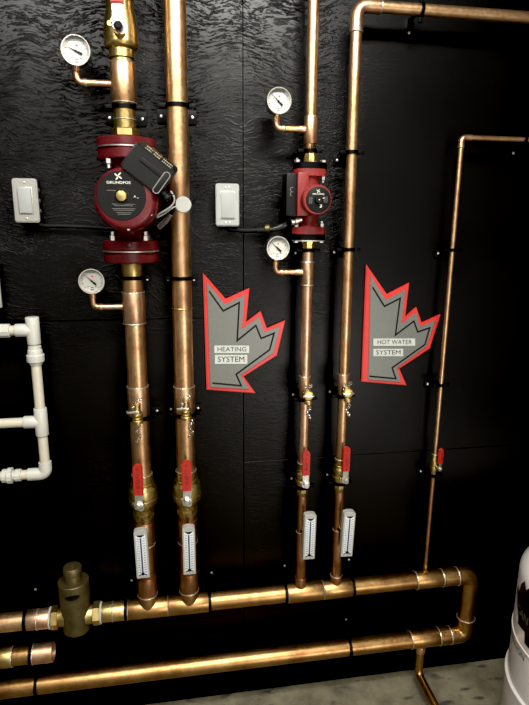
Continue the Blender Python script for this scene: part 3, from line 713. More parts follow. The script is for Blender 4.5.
# ------------------------------------------------------------------ pipe clamps
def screw(root, x, y, z, axis=(0, -1, 0)):
    G().lathe((x, y, z), axis, [(-.002, .0036), (.001, .0042), (.0026, .0034), (.0032, .001)], 16).build('screw', 'steel', root)
def clamp_v(R_, py, label, left=.047, right=.047, ph=.030, r=None):
    r = r or R_.r; c = R_.p(py); zp = c.z - .012
    t = thing('pipe_clamp', label, 'clamp', Vector((c.x, 0, c.z)))
    G().box((c.x + (right - left) / 2, -.0025, zp), (left + right, .005, ph), .001).build('wall_plate', 'black_steel', t)
    G().tube([(c.x, -.004, zp), (c.x, -.018, zp), (c.x, -.030, c.z), (c.x, c.y + r * .9, c.z)], .006, 14).build('standoff', 'black_steel', t)
    g = G().band(c, Z, r + .0002, .010, .0028)
    for s in (-1, 1): g.box(c + Vector((s * (r + .010), 0, 0)), (.018, .010, .009), .001)
    g.build('ring', 'black_steel', t)
    if left > .025: screw(t, c.x - left + .011, -.005, zp)
    if right > .025: screw(t, c.x + right - .011, -.005, zp)
def clamp_h(x, z, label, up=.056, w=.026):
    t = thing('pipe_clamp', label, 'clamp', Vector((x, 0, z)))
    xp = x + .013
    G().box((xp, -.0025, z + up / 2 - .02), (w, .005, up + .04), .001).build('wall_plate', 'black_steel', t)
    G().tube([(xp, -.004, z), (xp, -.016, z), (x, -.028, z), (x, -DP + R2 * .9, z)], .006, 14).build('standoff', 'black_steel', t)
    g = G().band(Vector((x, -DP, z)), X, R2 * 1.0 + .0004, .009, .0038)
    for s in (-1, 1): g.box((x, -DP, z + s * (R2 + .009)), (.009, .010, .014), .001)
    g.build('ring', 'black_steel', t)
    screw(t, xp, -.005, z + up - .010)
clamp_v(A, 107.5, 'black pipe clamp just above the dark red pump', .055, .050, ph=.036, r=R2)
clamp_v(B, 106, 'black pipe clamp near the top of the thick full height pipe', .052, .052, ph=.036)
clamp_v(A, 277.5, 'black pipe clamp just below the dark red pump', .045, .045)
clamp_v(B, 278, 'black pipe clamp at mid height of the thick pipe beside the heating sign', .047, .047)
clamp_v(A, 416.5, 'black pipe clamp behind the drain valve of the pipe under the dark red pump', .050, .058, ph=.026, r=R2 * 1.1)
clamp_v(B, 413.5, 'black pipe clamp behind the drain valve of the thick full height pipe', .050, .052, ph=.026, r=R2 * 1.1)
clamp_v(Cc, 151, 'black pipe clamp just above the bright red pump', .028, .014)
clamp_v(Cc, 250, 'black pipe clamp just below the bright red pump', .028, .014)
clamp_v(Cc, 398.5, 'black pipe clamp behind the drain valve beneath the bright red pump', .028, .014, r=R1 * 1.15)
clamp_v(Cc, 486, 'black pipe clamp behind the ball valve beneath the bright red pump', .028, .014, r=R1 * 1.2)
clamp_v(Dd, 152.5, 'black pipe clamp high on the slim pipe right of the bright red pump', .028, .014)
clamp_v(Dd, 249.5, 'black pipe clamp on the slim pipe just above the hot water sign', .028, .014)
clamp_v(Dd, 395.5, 'black pipe clamp behind the drain valve just left of the hot water sign', .028, .014, r=R1 * 1.15)
clamp_v(Dd, 482, 'black pipe clamp behind the small ball valve below the hot water sign', .028, .014, r=R1 * 1.2)
clamp_v(Ee, 250, 'black pipe clamp high on the thinnest far right pipe', .026, .012, ph=.024)
clamp_v(Ee, 385, 'black pipe clamp midway down the thinnest pipe by the tip of the hot water sign', .026, .012, ph=.022)
clamp_v(Ee, 475, 'black pipe clamp just under the tiny ball valve at far right', .026, .012, ph=.022, r=RH * 1.2)
clamp_h(h1(26), zH1, 'black pipe clamp on the header left of the bronze valve')
clamp_h(h1(126.3), zH1, 'black pipe clamp on the header between the bronze valve and the first tee')
clamp_h(h1(209.5), zH1, 'black pipe clamp on the header just right of the two thick tees')
clamp_h(h1(285.5), zH1, 'black pipe clamp on the header just left of the two slim tees')
clamp_h(h1(352), zH1, 'black pipe clamp on the header just right of the two slim tees')
clamp_h(h2(37), zH2, 'black pipe clamp at the left end of the lowest copper run')
clamp_h(h2(349), zH2, 'black pipe clamp at the right end of the lowest copper run', up=.054)
clamp_h(at(31.5, 653.5, DP).x, zS, 'black pipe clamp on the short open copper stub', up=.05)
def clamp_top(x, z, r, d, dz, label):
    t = thing('pipe_clamp', label, 'clamp', Vector((x, 0, z)))
    xp = x + .004
    G().box((xp, -.0025, z + dz / 2 - .008), (.024, .005, abs(dz) + .03), .001).build('wall_plate', 'black_steel', t)
    G().tube([(xp, -.004, z), (xp, -.016, z), (x, -.026, z), (x, -d + r * .9, z)], .006, 14).build('standoff', 'black_steel', t)
    g = G().band(Vector((x, -d, z)), X, r + .0003, .009, .003)
    for s in (-1, 1): g.box((x, -d, z + s * (r + .008)), (.009, .009, .014), .001)
    g.build('ring', 'black_steel', t); screw(t, xp, -.005, z + dz)
clamp_top(at(421, 10, DP).x, zT, R1, DP, -.030, 'black pipe clamp on the top horizontal copper run')
clamp_top(at(525, 139, .062).x, zE, RH, .062, -.030, 'black pipe clamp on the thin horizontal run at right edge')

# ------------------------------------------------------------------ circulator pumps
def flange(g, x, y, z0, z1, r, lobes=True):
    """round bolted flange seen edge on, with flats between the ears"""
    n = 64; vs = []; rr = []
    for i in range(n):
        q = 2 * PI * i / n
        rr.append(r * (1 - .07 * (0.5 - 0.5 * math.cos(4 * q))) if lobes else r)
    hs = [(z0, .965), (z0 + (z1 - z0) * .12, 1), (z1 - (z1 - z0) * .12, 1), (z1, .965)]
    for h, k in hs:
        for i in range(n):
            q = 2 * PI * (i + .5) / n; vs.append((x + rr[i] * k * math.cos(q), y + rr[i] * k * math.sin(q), h))
    fs = []
    for k in range(3):
        for i in range(n):
            j = (i + 1) % n; fs.append((k * n + i, k * n + j, (k + 1) * n + j, (k + 1) * n + i))
    fs += [tuple(reversed(range(n))), tuple(range(3 * n, 4 * n))]
    g.add(vs, fs)
def propeller_mark(g, o, s, ang=0.0):
    """four leaf propeller emblem on the plane of the face"""
    for k in range(4):
        a = ang + PI / 4 + k * PI / 2
        pts = []
        for i in range(13):
            u = i / 12; w = .30 * math.sin(PI * min(1, u * 1.02)) ** .8
            pts.append((u, w * .75))
        for i in range(12, -1, -1):
            u = i / 12; pts.append((u, -.10 * math.sin(PI * u)))
        q = [(s * (x * math.cos(a) - y * math.sin(a)), s * (x * math.sin(a) + y * math.cos(a))) for x, y in pts]
        n = len(q); g.add([(o[0] + x, o[1] - .0005, o[2] + z) for x, z in q], [tuple(range(n))])

def pump_large():
    ax = A.p(200).x; zt, zt2, zt3 = A.z(139), A.z(148.8), A.z(161)
    zb, zb2, zb3 = A.z(262), A.z(250.8), A.z(240)
    t = thing('circulator_pump', 'large dark red circulator pump with a black round faceplate on the thick left pipe', 'pump', Vector((ax, -DP, zb)))
    RF = .0725
    g = G(); flange(g, ax, -DP, zt2 + .002, zt, RF); g.build('pipe_flange', 'pump_red', t)
    g = G(); flange(g, ax, -DP, zb, zb2 - .0015, RF * .96); g.build('pipe_flange', 'pump_red', t)
    G().cyl((ax, -DP, zt2 - .0015), (ax, -DP, zt2 + .002), RF * 1.0, 48).build('gasket', 'steel', t)
    G().cyl((ax, -DP, zb2 - .0015), (ax, -DP, zb2 + .0015), RF * 1.0, 48).build('gasket', 'steel', t)
    fc = at(121.5, 196, .262); mc = at(127.0, 200.3, .215)
    # pump body: flanges, necks and the rounded volute
    g = G(); flange(g, ax, -DP, zt3, zt2 - .0015, RF * .98); flange(g, ax, -DP, zb2 + .0015, zb3, RF * .98)
    zm = mc.z
    g.lathe((ax, -DP, zt3 + .002), -Z, [(0, .052), (.010, .044), (.026, .040), (zt3 - zm, .050)], 40)
    g.lathe((ax, -DP, zb3 - .002), Z, [(0, .052), (.008, .044), (.020, .040), (zm - zb3, .050)], 40)
    g.lathe((mc.x + .002, -DP + .045, zm), -Y, [(0, .045), (.012, .062), (.035, .072), (.075, .074), (.085, .070)], 56)
    g.build('pump_body', 'pump_red', t)
    # motor housing
    y0 = -DP - .035; L = .262 - DP - .035
    g = G().lathe((mc.x, y0, zm), -Y, [(0, .066), (.012, .0735), (.030, .0735), (.034, .069), (.075, .068), (.080, .0730), (L - .020, .0725), (L - .008, .069), (L - .002, .0635), (L, .0585)], 64)
    g.build('motor_housing', 'pump_red', t)
    yF = -.262
    RFp = .0548
    face = G().lathe((fc.x, yF + .006, fc.z), -Y, [(0, RFp + .001), (.0062, RFp), (.0070, RFp - .001)], 64).build('faceplate', 'face_black', t)
    yT = yF - .0016
    g = G(); propeller_mark(g, (fc.x - .005, yT, fc.z + .0430), .0105, .12)
    zl = fc.z + .0290
    g.text('GRUNDFOS', .0080, lambda u, v: (fc.x - .005 + u, yT, zl + v), .0001, width=.053)
    g.build('brand_lettering', 'print_white', face, smooth=0)
    g = G()
    for zz, w in ((-.018, .052), (-.0215, .040), (-.028, .052), (-.0315, .046), (-.037, .034), (-.0405, .028), (.012, .02)):
        g.box((fc.x + (.004 if zz < 0 else -.022), yT, fc.z + zz), (w, .0004, .0009))
    g.build('fine_lettering', 'print_grey', face, smooth=0)
    g = G(); g.text('A', .0075, lambda u, v: (fc.x + .030 + u, yT, fc.z - .001 + v)); g.box((fc.x + .036, yT, fc.z - .004), (.004, .0004, .001)); g.build('rotation_mark', 'print_white', face, smooth=0)
    G().lathe((fc.x, yF + .002, fc.z), -Y, [(0, .0185), (.0035, .0180), (.0038, .0145), (.0025, .014)], 40).build('cap_recess', 'black_plastic', t)
    vc = G().lathe((fc.x, yF, fc.z), -Y, [(0, .0132), (.008, .0132), (.0105, .0115), (.012, .004)], 8).build('vent_screw', 'brass', t, smooth=20)
    # housing screws
    for q in (PI * 1.5 + .05, PI * .5 - .35, PI * 1.5 + 1.05):
        p = Vector((mc.x + .0635 * math.cos(q), yF + .012, zm + .0655 * math.sin(q)))
        G().lathe(p, -Y, [(-.008, .0052), (.004, .0052), (.007, .0035)], 14).build('housing_screw', 'steel', t)
    # flange bolts
    for z, dz in ((zt3, -1), (zb3, 1)):
        for q in (-PI * .75, -PI * .25, PI * .25, PI * .75):
            bx, by = ax + RF * .80 * math.cos(q), -DP + RF * .80 * math.sin(q)
            g = G().lathe((bx, by, z - dz * .012), Z * dz, [(0, .005), (.012, .005), (.012, .0090), (.023, .0090), (.025, .0075), (.025, .0052), (.034, .0052)], 6)
            g.build('flange_bolt', 'steel', t, smooth=20)
    G().lathe((ax, -DP - RF * .90, (zb3 + zb2) / 2 + .004), -Y, [(0, .009), (.006, .009), (.008, .006)], 18).build('plug', 'pump_red', t)
    # terminal box, turned clockwise
    bc = at(150.5, 168.5, .235)
    ang = math.radians(37.5); Rm = Matrix.Rotation(ang, 3, 'Y')
    def lo(u, y, v): return bc + Rm @ Vector((u, 0, v)) + Vector((0, y, 0))
    hw, hh = .050, .040
    bt = None
    g = G(); bm = bmesh.new()
    fr = [(-hw, -hh), (hw, -hh), (hw, hh * .62), (-hw, hh * .62)]
    bk = [(-hw, -hh), (hw, -hh), (hw, hh), (-hw, hh)]
    vs = [lo(u, -.035, v) for u, v in fr] + [lo(u, -.010, v) for u, v in bk] + [lo(u, .055, v) for u, v in bk]
    fs = [(0, 1, 2, 3)] + [(a, (a + 1) % 4, (a + 1) % 4 + 4, a + 4) for a in range(4)] + [(a + 4, (a + 1) % 4 + 4, (a + 1) % 4 + 8, a + 8) for a in range(4)] + [(11, 10, 9, 8)]
    vv = [bm.verts.new(v) for v in vs]
    for f in fs: bm.faces.new([vv[i] for i in f])
    bmesh.ops.recalc_face_normals(bm, faces=bm.faces[:]); bmesh.ops.bevel(bm, geom=bm.edges[:], offset=.0025, segments=2, affect='EDGES')
    g.from_bm(bm); bt = g.build('terminal_box', 'black_plastic', t)
    G().box(lo(-hw * 1.02, .010, -.006), (.012, .05, .062), .002, mat=Rm).build('box_flange', 'black_plastic', bt)
    G().box(lo(.004, -.0355, .002), (.062, .004, .011), .0012, mat=Rm).build('cover_bar', 'box_black', bt)
    g = G()
    for i in range(16):                                                # small print on the sloping face
        if i in (4, 9): continue
        u = -hw * .62 + i * .0045
        for j in range(2):
            a = lo(u, -.0302 + j * .0100 - .001, hh * .69 + j * .0062 * 1); b_ = .0012 + .0008 * ((i * 7 + j * 3) % 3)
            g.box(a, (.0026, .0008, b_ + .001), mat=Rm)
    g.build('fine_lettering', 'print_gold', bt, smooth=0)
    g = G().stroke([lo(.040 + .0075 * math.cos(a), -.0385, -.012 + (.020 if math.sin(a) > 0 else -.020) + .0075 * math.sin(a)) for a in [2 * PI * i / 20 for i in range(20)]], .0022, .003, True)
    g.build('latch_rim', 'print_grey', bt, smooth=0)
    G().box(lo(.040, -.036, -.012), (.013, .005, .050), .003, mat=Rm).build('latch', 'box_black', bt)
    G().lathe(lo(hw, 0, -.028), Rm @ Vector((1, 0, -.2)), [(-.002, .011), (.010, .011), (.012, .013), (.020, .013), (.024, .008)], 20).build('cable_gland', 'black_plastic', bt)
    return t, lo, hw
pump1, tb, tbw = pump_large()

# white cord loop with a round white tag, and the armoured lead of the large pump
def cord_and_tag():
    dT = .165; c = at(183.2, 204.6, dT)
    t = thing('round_tag', 'round white tag hanging on a white cord in front of the thick full height pipe', 'tag', c)
    G().lathe(c + Vector((0, .004, 0)), -Y, [(0, .0185), (.001, .0200), (.006, .0200), (.0075, .0185)], 40).build('disc', 'white_plastic', t)
    p = [at(170.5, 191, .20), at(173.5, 196, .20), at(174, 202, .195), at(169, 208, .19), at(159, 214, .185), at(157, 216.5, .18)]
    q = [at(176, 206, .168), at(171, 209, .18), at(164, 214, .18), at(157, 217.5, .18)]
    def smooth(p, n=6):
        out = []
        for i in range(len(p) - 1):
            a = p[max(i - 1, 0)]; b = p[i]; c_ = p[i + 1]; d = p[min(i + 2, len(p) - 1)]
            for k in range(n):
                u = k / n; out.append(.5 * ((2 * b) + (c_ - a) * u + (2 * a - 5 * b + 4 * c_ - d) * u * u + (3 * b - a - 3 * c_ + d) * u ** 3))
        return out + [p[-1]]
    G().tube(smooth(p), .0024, 10).tube(smooth(q), .0020, 10).build('cord', 'white_plastic', t)
    return smooth
smooth = cord_and_tag()
def flex(name, pts, r, label, ribs, cat='cable', shiny=None):
    pts = smooth([Vector(p) for p in pts], 10)
    t = thing(name, label, cat, pts[0])
    G().tube(pts, r, 14).build('sheath', 'box_black', t)
    if ribs:
        # corrugated stretch: fine rings, pale metal colour for the highlights on black ridges
        a, b = ribs; i0, i1 = int(a * (len(pts) - 1)), int(b * (len(pts) - 1))
        seg = pts[i0:i1 + 1]; L = sum((seg[i + 1] - seg[i]).length for i in range(len(seg) - 1)); n = int(L / .0042); g = G()
        acc = 0; k = 0
        for i in range(len(seg) - 1):
            l = (seg[i + 1] - seg[i]).length
            while k * L / n <= acc + l and k < n:
                u = (k * L / n - acc) / l; g.torus(lerp(seg[i], seg[i + 1], u), seg[i + 1] - seg[i], r, .0011, 18, 6); k += 1
            acc += l
        g.build('armour', shiny or 'plate_metal', t)
    return t
c1 = flex('power_cable', [at(38.5, 222, .02), at(42, 225.5, .02), at(60, 226, .022), at(90, 227, .022), at(120, 229.5, .022), at(141, 231, .022), at(154, 230, .055), at(161, 225.5, .11), at(169, 217, .14), at(173.5, 205, .17), at(172, 193, .20)], .0058,
          'black power cable from the silver switch box to the dark red pump', (.68, .84))
c2 = flex('power_cable', [at(229, 226, .03), at(231, 229, .03), at(246, 230.5, .025), at(262, 230, .025), at(272, 229.5, .03), at(283, 226, .05), at(290, 222.5, .075)], .0068,
          'black power cable from the white switch box to the bright red pump', (.45, .97), shiny='armour')
G().lathe(at(264.5, 228.5, .028), X, [(0, .010), (.004, .0115), (.012, .0115), (.015, .009)], 20).build('connector', 'bronze', c2)

def pump_small():
    ax = Cc.p(200).x; RFl = .047
    t = thing('circulator_pump', 'small bright red circulator pump with a black round face on the slim pipe', 'pump', Cc.p(241))
    zt, zt2, zt3 = Cc.z(163), Cc.z(169.5), Cc.z(176.5); zb, zb2, zb3 = Cc.z(240), Cc.z(234), Cc.z(227)
    def oval(g, z0, z1, w, dpt, bev=.002):
        g.box((ax, -DP, (z0 + z1) / 2), (w, dpt, abs(z1 - z0)), min(bev, abs(z1 - z0) * .3))
    def lug_flange(g, z0, z1, L, r, rl):
        """two-bolt oval flange"""
        n = 40; vs = []
        for h in (z0, z1):
            for i in range(n):
                q = 2 * PI * i / n; c, s = math.cos(q), math.sin(q)
                e = (abs(c) ** 2.6 + abs(s) ** 1.6)
                vs.append((ax + L * (abs(c) ** .7) * (1 if c > 0 else -1), -DP + (r if abs(c) < .8 else rl + (r - rl) * (1 - abs(c)) / .2) * s, h))
        fs = [(i, (i + 1) % n, (i + 1) % n + n, i + n) for i in range(n)] + [tuple(reversed(range(n))), tuple(range(n, 2 * n))]
        g.add(vs, fs)
    for z0, z1 in ((zt2 + .0005, zt), (zb, zb2 - .0005)):
        g = G(); lug_flange(g, z0, z1, RFl, .032, .018); g.lathe((ax, -DP, z0), Z, [(0, .024), (z1 - z0, .024)], 30)
        g.build('pipe_flange', 'black_steel', t)
    g = G(); lug_flange(g, zb - .003, zb, RFl * 1.0, .033, .020); g.build('washer_plate', 'steel', t)
    mc = at(318.3, 199.8, .172)
    g = G(); lug_flange(g, zt3, zt2, RFl * .98, .033, .018); lug_flange(g, zb2, zb3, RFl * .98, .033, .018)
    g.lathe((ax, -DP, zt3 + .001), -Z, [(0, .030), (.008, .025), (.020, .024), (zt3 - mc.z, .030)], 36)
    g.lathe((ax, -DP, zb3 - .001), Z, [(0, .030), (.008, .025), (.020, .024), (mc.z - zb3, .030)], 36)
    g.lathe((ax + .004, -DP + .036, mc.z), -Y, [(0, .024), (.008, .034), (.030, .040), (.056, .040), (.060, .036)], 48)
    g.build('pump_body', 'pump_red_bright', t)
    y0 = -DP - .020; L = .172 - DP - .020
    mh = G().lathe((mc.x - .002, y0, mc.z), -Y, [(0, .036), (.006, .0405), (.018, .0405), (.020, .038), (L - .012, .0385), (L - .003, .0382), (L, .0355)], 56)
    # shoulder joining housing and the control box
    mh.box((mc.x - .028, y0 - .012, mc.z + .001), (.034, .034, .056), .006)
    mh.build('motor_housing', 'pump_red_bright', t)
    xr = (at(295.3, 195, .12).x + at(306, 195, .12).x) / 2
    zc = (at(300, 172.5, .13).z + at(300, 216, .13).z) / 2; hz = abs(at(300, 172.5, .13).z - at(300, 216, .13).z)
    G().box((xr + .002, -.108, zc), (.030, .066, hz), .004).build('side_block', 'pump_red_bright', t)
    xb = at(290.8, 195, .12).x
    cb = G().box((xb, -.098, zc - .001), (.028, .064, hz * .99), .004).build('control_box', 'black_plastic', t)
    g = G().stroke([(xb + .001 + .0045 * math.cos(a) * (1 if i < 7 else -1), -.1308, zc + .006 + (.006 if i < 7 else -.005) + .006 * math.sin(a)) for i, a in enumerate([PI * (.3 + .9 * k / 6) for k in range(7)] + [PI * (.7 - 1.1 * k / 6) for k in range(7)])], .0014, .001)
    g.build('highlight_squiggle', 'print_grey', cb, smooth=0)  # grey stroke painting the squiggle of highlight on the black box
    # face
    fy = -.172; fr = .0330
    fc = Vector((mc.x, fy, mc.z))
    face = G().lathe(fc + Vector((0, .004, 0)), -Y, [(0, fr + .0008), (.0045, fr), (.005, fr - .001)], 56).build('faceplate', 'face_black', t)
    yT = fy - .0014
    g = G(); propeller_mark(g, (fc.x - .001, yT, fc.z + .0215), .0062, .12)
    g.text('GRUNDFOS', .0046, lambda u, v: (fc.x - .001 + u, yT, fc.z + .0140 + v), .0001, width=.031)
    g.build('brand_lettering', 'print_white', face, smooth=0)
    g = G()
    for i in range(7): g.box((fc.x - .0205, yT, fc.z + .006 - i * .0025), (.009 + .002 * (i % 2), .0004, .0008))
    for i in range(5): g.box((fc.x + .0190, yT, fc.z + .007 - i * .0032), (.010 + .002 * (i % 2), .0004, .0008))
    g.build('fine_lettering', 'print_grey', face, smooth=0)
    G().text('3', .012, lambda u, v: (fc.x + .007 + u * 1.1, yT, fc.z - .0155 + v), .0006).build('speed_mark', 'print_white', face, smooth=0)
    kb = G().lathe(fc, -Y, [(0, .0105), (.008, .0100), (.0095, .0085)], 32).build('speed_knob', 'black_plastic', t)
    g = G().cyl(fc + Vector((0, -.0094, 0)), fc + Vector((0, -.0100, 0)), .0016, 14)
    g.box(fc + Vector((.0125, -.0014, .004)), (.0085, .0006, .0014), mat=Matrix.Rotation(-.35, 3, 'Y')); g.build('pointer_mark', 'print_white', kb)
    for z, dz, zo in ((zt3, -1, zt), (zb3, 1, zb)):
        for s in (-1, 1):
            bx = ax + s * RFl * .76
            L_ = abs(zo - z)
            g = G().lathe((bx, -DP - .004, zo - dz * .008), Z * dz, [(0, .006), (.001, .0082), (.008, .0082), (.008, .004), (.008 + L_, .004), (.008 + L_, .0078), (.017 + L_, .0078), (.0185 + L_, .006), (.0185 + L_, .0042), (.024 + L_, .0042)], 6)
            g.build('flange_bolt', 'steel', t, smooth=20)
    G().lathe(at(297, 220.5, .10), Vector((-1, 0, -.25)), [(-.012, .009), (-.004, .009), (-.003, .0115), (.006, .0115), (.008, .0095), (.016, .0095)], 20).build('cable_gland', 'steel', t)
pump_small()

# ------------------------------------------------------------------ switch boxes
def switch(label, tl, br, dbox, plate, rock, metal, knock):
    a = at(*tl, dbox); b = at(*br, dbox); x = (a.x + b.x) / 2; z = (a.z + b.z) / 2; w = abs(b.x - a.x); h = abs(a.z - b.z)
    t = thing('switch_box', label, 'switch', Vector((x, 0, z)))
    yp = -dbox
    G().box((x, yp / 2 + .003, z), (w * .93, dbox - .006, h * .96), .003).build('back_box', 'box_black' if metal else 'black_steel', t)
    hw, hh = w / 2, h / 2; cr = .007
    def rr(hw, hh, r): return [(sx * (hw - r) + r * math.cos(q), sz * (hh - r) + r * math.sin(q)) for sx, sz, q0 in ((1, 1, 0), (-1, 1, PI / 2), (-1, -1, PI), (1, -1, 1.5 * PI)) for q in [q0 + PI / 2 * i / 5 for i in range(6)]]
    G().prism([(x + u, yp, z + v) for u, v in rr(hw, hh, cr)], .012 if metal else .010, .003).build('cover_plate', plate, t)
    ra, rb = rock
    G().box((x, yp - .001, z), (ra + .006, .002, rb + .006), .0008).build('switch_frame', 'plate_metal' if metal else 'label_white', t)
    G().box((x, yp - .003, z), (ra, .009, rb), .0015, mat=Matrix.Rotation(.05, 3, 'X')).build('rocker', 'plate_white', t)
    for s in (-1, 1):
        sx = [0] if metal else [-.005, .005]
        for u in sx: G().lathe((x + u, yp - .0003, z + s * h * .41), -Y, [(-.001, .0030), (.0012, .0026), (.0016, .001)], 14).build('screw', 'steel', t)
    if knock:
        for i in range(3): G().lathe((x + w * .465, yp * .55, z + h * (.25 - i * .24)), X, [(-.001, .0045), (.002, .0045), (.003, .003)], 14).build('knockout', 'steel', t)
    return t
switch('silver metal switch box with a white rocker at left of the dark red pump', (11, 178.0), (39.8, 222.6), .055, 'plate_metal', (.031, .062), True, True)
switch('white plastic switch box with a white rocker left of the bright red pump', (215.6, 183.2), (239.3, 226.3), .050, 'plate_white', (.037, .068), False, False)
def edge_box():
    p = at(2.4, 308, .05); q = at(0.2, 262, .05)
    x1 = p.x; w = .07; z0, z1 = p.z, p.z + .115
    t = thing('switch_box', 'grey metal box sliver cut off at the left edge above the white plastic pipe', 'box', Vector((x1 - w / 2, 0, (z0 + z1) / 2)))
    G().box((x1 - w / 2, -.022, (z0 + z1) / 2), (w * .94, .042, (z1 - z0) * .96), .003).build('back_box', 'black_steel', t)
    G().box((x1 - w / 2, -.046, (z0 + z1) / 2), (w, .010, z1 - z0), .004).build('cover_plate', 'plate_metal', t)
    G().box((x1 - w / 2, -.052, (z0 + z1) / 2), (w * .46, .006, (z1 - z0) * .58), .0015).build('rocker', 'white_plastic', t)
edge_box()

# ------------------------------------------------------------------ signs
def sign(label, org, outer, inner, line, plates, words):
    S = 4.81
    P = lambda u, v, d: at(org[0] + u / S, org[1] + v / S, d)
    c = P(sum(p[0] for p in outer) / len(outer), sum(p[1] for p in outer) / len(outer), 0)
    t = thing('wall_sign', label, 'sign', Vector((c.x, 0, c.z)))
    G().prism([P(u, v, .011) for u, v in outer], .010, .0025).build('red_border', 'sign_red', t, smooth=0)
    G().prism([P(u, v, .0145) for u, v in inner], .004, .001).build('grey_panel', 'sign_grey', t, smooth=0)
    G().stroke([P(u, v, .0155) for u, v in line], .0046, .001).build('inner_line', 'print_black', t, smooth=0)
    for (x0, y0, x1, y1), w in zip(plates, words):
        a, b, e = P(x0, y0, .016), P(x1, y0, .016), P(x0, y1, .016); f = P(x1, y1, .016)
        pl = G().prism([a, b, f, e], .0014, .0003).build('label_strip', 'label_white', t, smooth=0)
        m = (a + b + e + f) / 4; ux = ((b - a) + (f - e)) / 2; uz = ((a - e) + (b - f)) / 2
        W_ = ux.length; H_ = uz.length; ux = ux.normalized(); uz = Z
        g = G().text(w, H_ * .86, lambda u, v: m + ux * u + uz * v + Vector((0, -.0004, 0)), 0.0, width=W_ * .82)
        g.build('lettering', 'print_black', pl, smooth=0)
sign('red edged grey half leaf sign reading HEATING SYSTEM', (190, 260),
     [(62, 62), (172, 188), (286, 136), (270, 300), (340, 247), (370, 330), (458, 292), (418, 460), (258, 562), (315, 642), (80, 625)],
     [(80, 105), (168, 213), (264, 166), (249, 332), (331, 272), (357, 347), (434, 318), (400, 448), (243, 554), (285, 622), (97, 612)],
     [(92, 150), (160, 245), (237, 205), (227, 388), (317, 315), (342, 377), (405, 352), (383, 432), (222, 550), (247, 605), (108, 592)],
     [(117, 412, 285, 448), (120, 457, 276, 500)], ['HEATING', 'SYSTEM'])
sign('red edged grey half leaf sign reading HOT WATER SYSTEM', (345, 255),
     [(103, 45), (203, 190), (310, 135), (291, 300), (345, 252), (370, 328), (461, 287), (410, 450), (262, 548), (297, 628), (80, 610)],
     [(123, 98), (197, 217), (291, 166), (273, 332), (342, 276), (361, 346), (436, 314), (392, 440), (249, 543), (270, 612), (112, 600)],
     [(133, 155), (190, 247), (266, 208), (243, 385), (332, 318), (350, 370), (408, 350), (385, 430), (227, 543), (245, 595), (117, 583)],
     [(137, 402, 338, 437), (137, 452, 280, 487)], ['HOT WATER', 'SYSTEM'])

# ------------------------------------------------------------------ white plastic pipework
def pvc():
    d = .060; r = .0133
    pts = [(36, 340), (44.3, 470)]
    x = (at(34.6, 343, d).x + at(44.5, 462, d).x) / 2
    zz = lambda py, px=40: at(px, py, d).z
    V = lambda z: Vector((x, -d, z))
    t = thing('plastic_pipe', 'white plastic pipework with elbows and tees at the left edge', 'pipe', V(zz(470)))
    z1 = at(33, 330, d).z; z2 = at(40, 421.5, d).z; z3 = at(44, 473.5, d).z
    G().cyl(V(zz(342, 34)), V(zz(410, 39)), r, 32).build('pipe', 'pvc_pipe', t)
    G().cyl(V(zz(434, 41)), V(zz(466, 43)), r, 32).build('pipe', 'pvc_pipe', t)
    rf = r * 1.32
    # top tee with its stub
    g = G(); g.cyl(V(zz(344, 34)), V(zz(317, 33)), rf, 32, .002); g.cyl(V(z1), V(z1) + Vector((-.045, 0, 0)), rf, 32, .002); g.build('tee', 'pvc', t)
    g = G(); g.cyl(V(z1) + Vector((-.045, 0, 0)), V(z1) + Vector((-.066, 0, 0)), r, 32)
    g.cyl(V(z1) + Vector((-.2, 0, 0)), V(z1) + Vector((-.05, 0, 0)), r * .98, 32); g.build('pipe', 'pvc_pipe', t)
    G().lathe(V(z1) + Vector((-.058, 0, 0)), -X, [(0, rf * .98), (.002, rf * 1.06), (.032, rf * 1.06), (.034, rf), (.05, rf), (.052, r)], 10).build('union', 'pvc', t, smooth=20)
    # union below the tee
    G().lathe(V(zz(362, 36)), Z, [(-.006, rf * .95), (0, rf * .97), (.002, rf * 1.28), (.005, rf * 1.32), (.020, rf * 1.32), (.023, rf * 1.12), (.034, rf * 1.08), (.036, rf * .98), (.046, rf * .96), (.047, r)], 32).build('union', 'pvc', t)
    # middle tee
    g = G(); g.cyl(V(zz(435, 42)), V(zz(408, 40)), rf, 32, .002); g.cyl(V(z2), V(z2) + Vector((-.046, 0, 0)), rf * .98, 32, .002); g.build('tee', 'pvc', t)
    G().cyl(V(z2) + Vector((-.2, 0, 0)), V(z2) + Vector((-.04, 0, 0)), r, 32).build('pipe', 'pvc_pipe', t)
    # bottom elbow
    G().tube(fillet([V(zz(462, 43)), V(z3), V(z3) + Vector((-.048, 0, 0))], .022, 8), rf, 32).build('elbow', 'pvc', t)
    G().cyl(V(z3) + Vector((-.2, 0, 0)), V(z3) + Vector((-.04, 0, 0)), r, 32).build('pipe', 'pvc_pipe', t)
    G().lathe(V(z3) + Vector((-.066, 0, 0)), -X, [(0, r), (.001, rf), (.016, rf), (.018, r * 1.05), (.022, r * 1.05), (.024, rf * 1.3), (.036, rf * 1.3), (.038, rf * 1.12), (.05, rf * 1.1)], 12).build('union', 'pvc', t, smooth=20)
pvc()

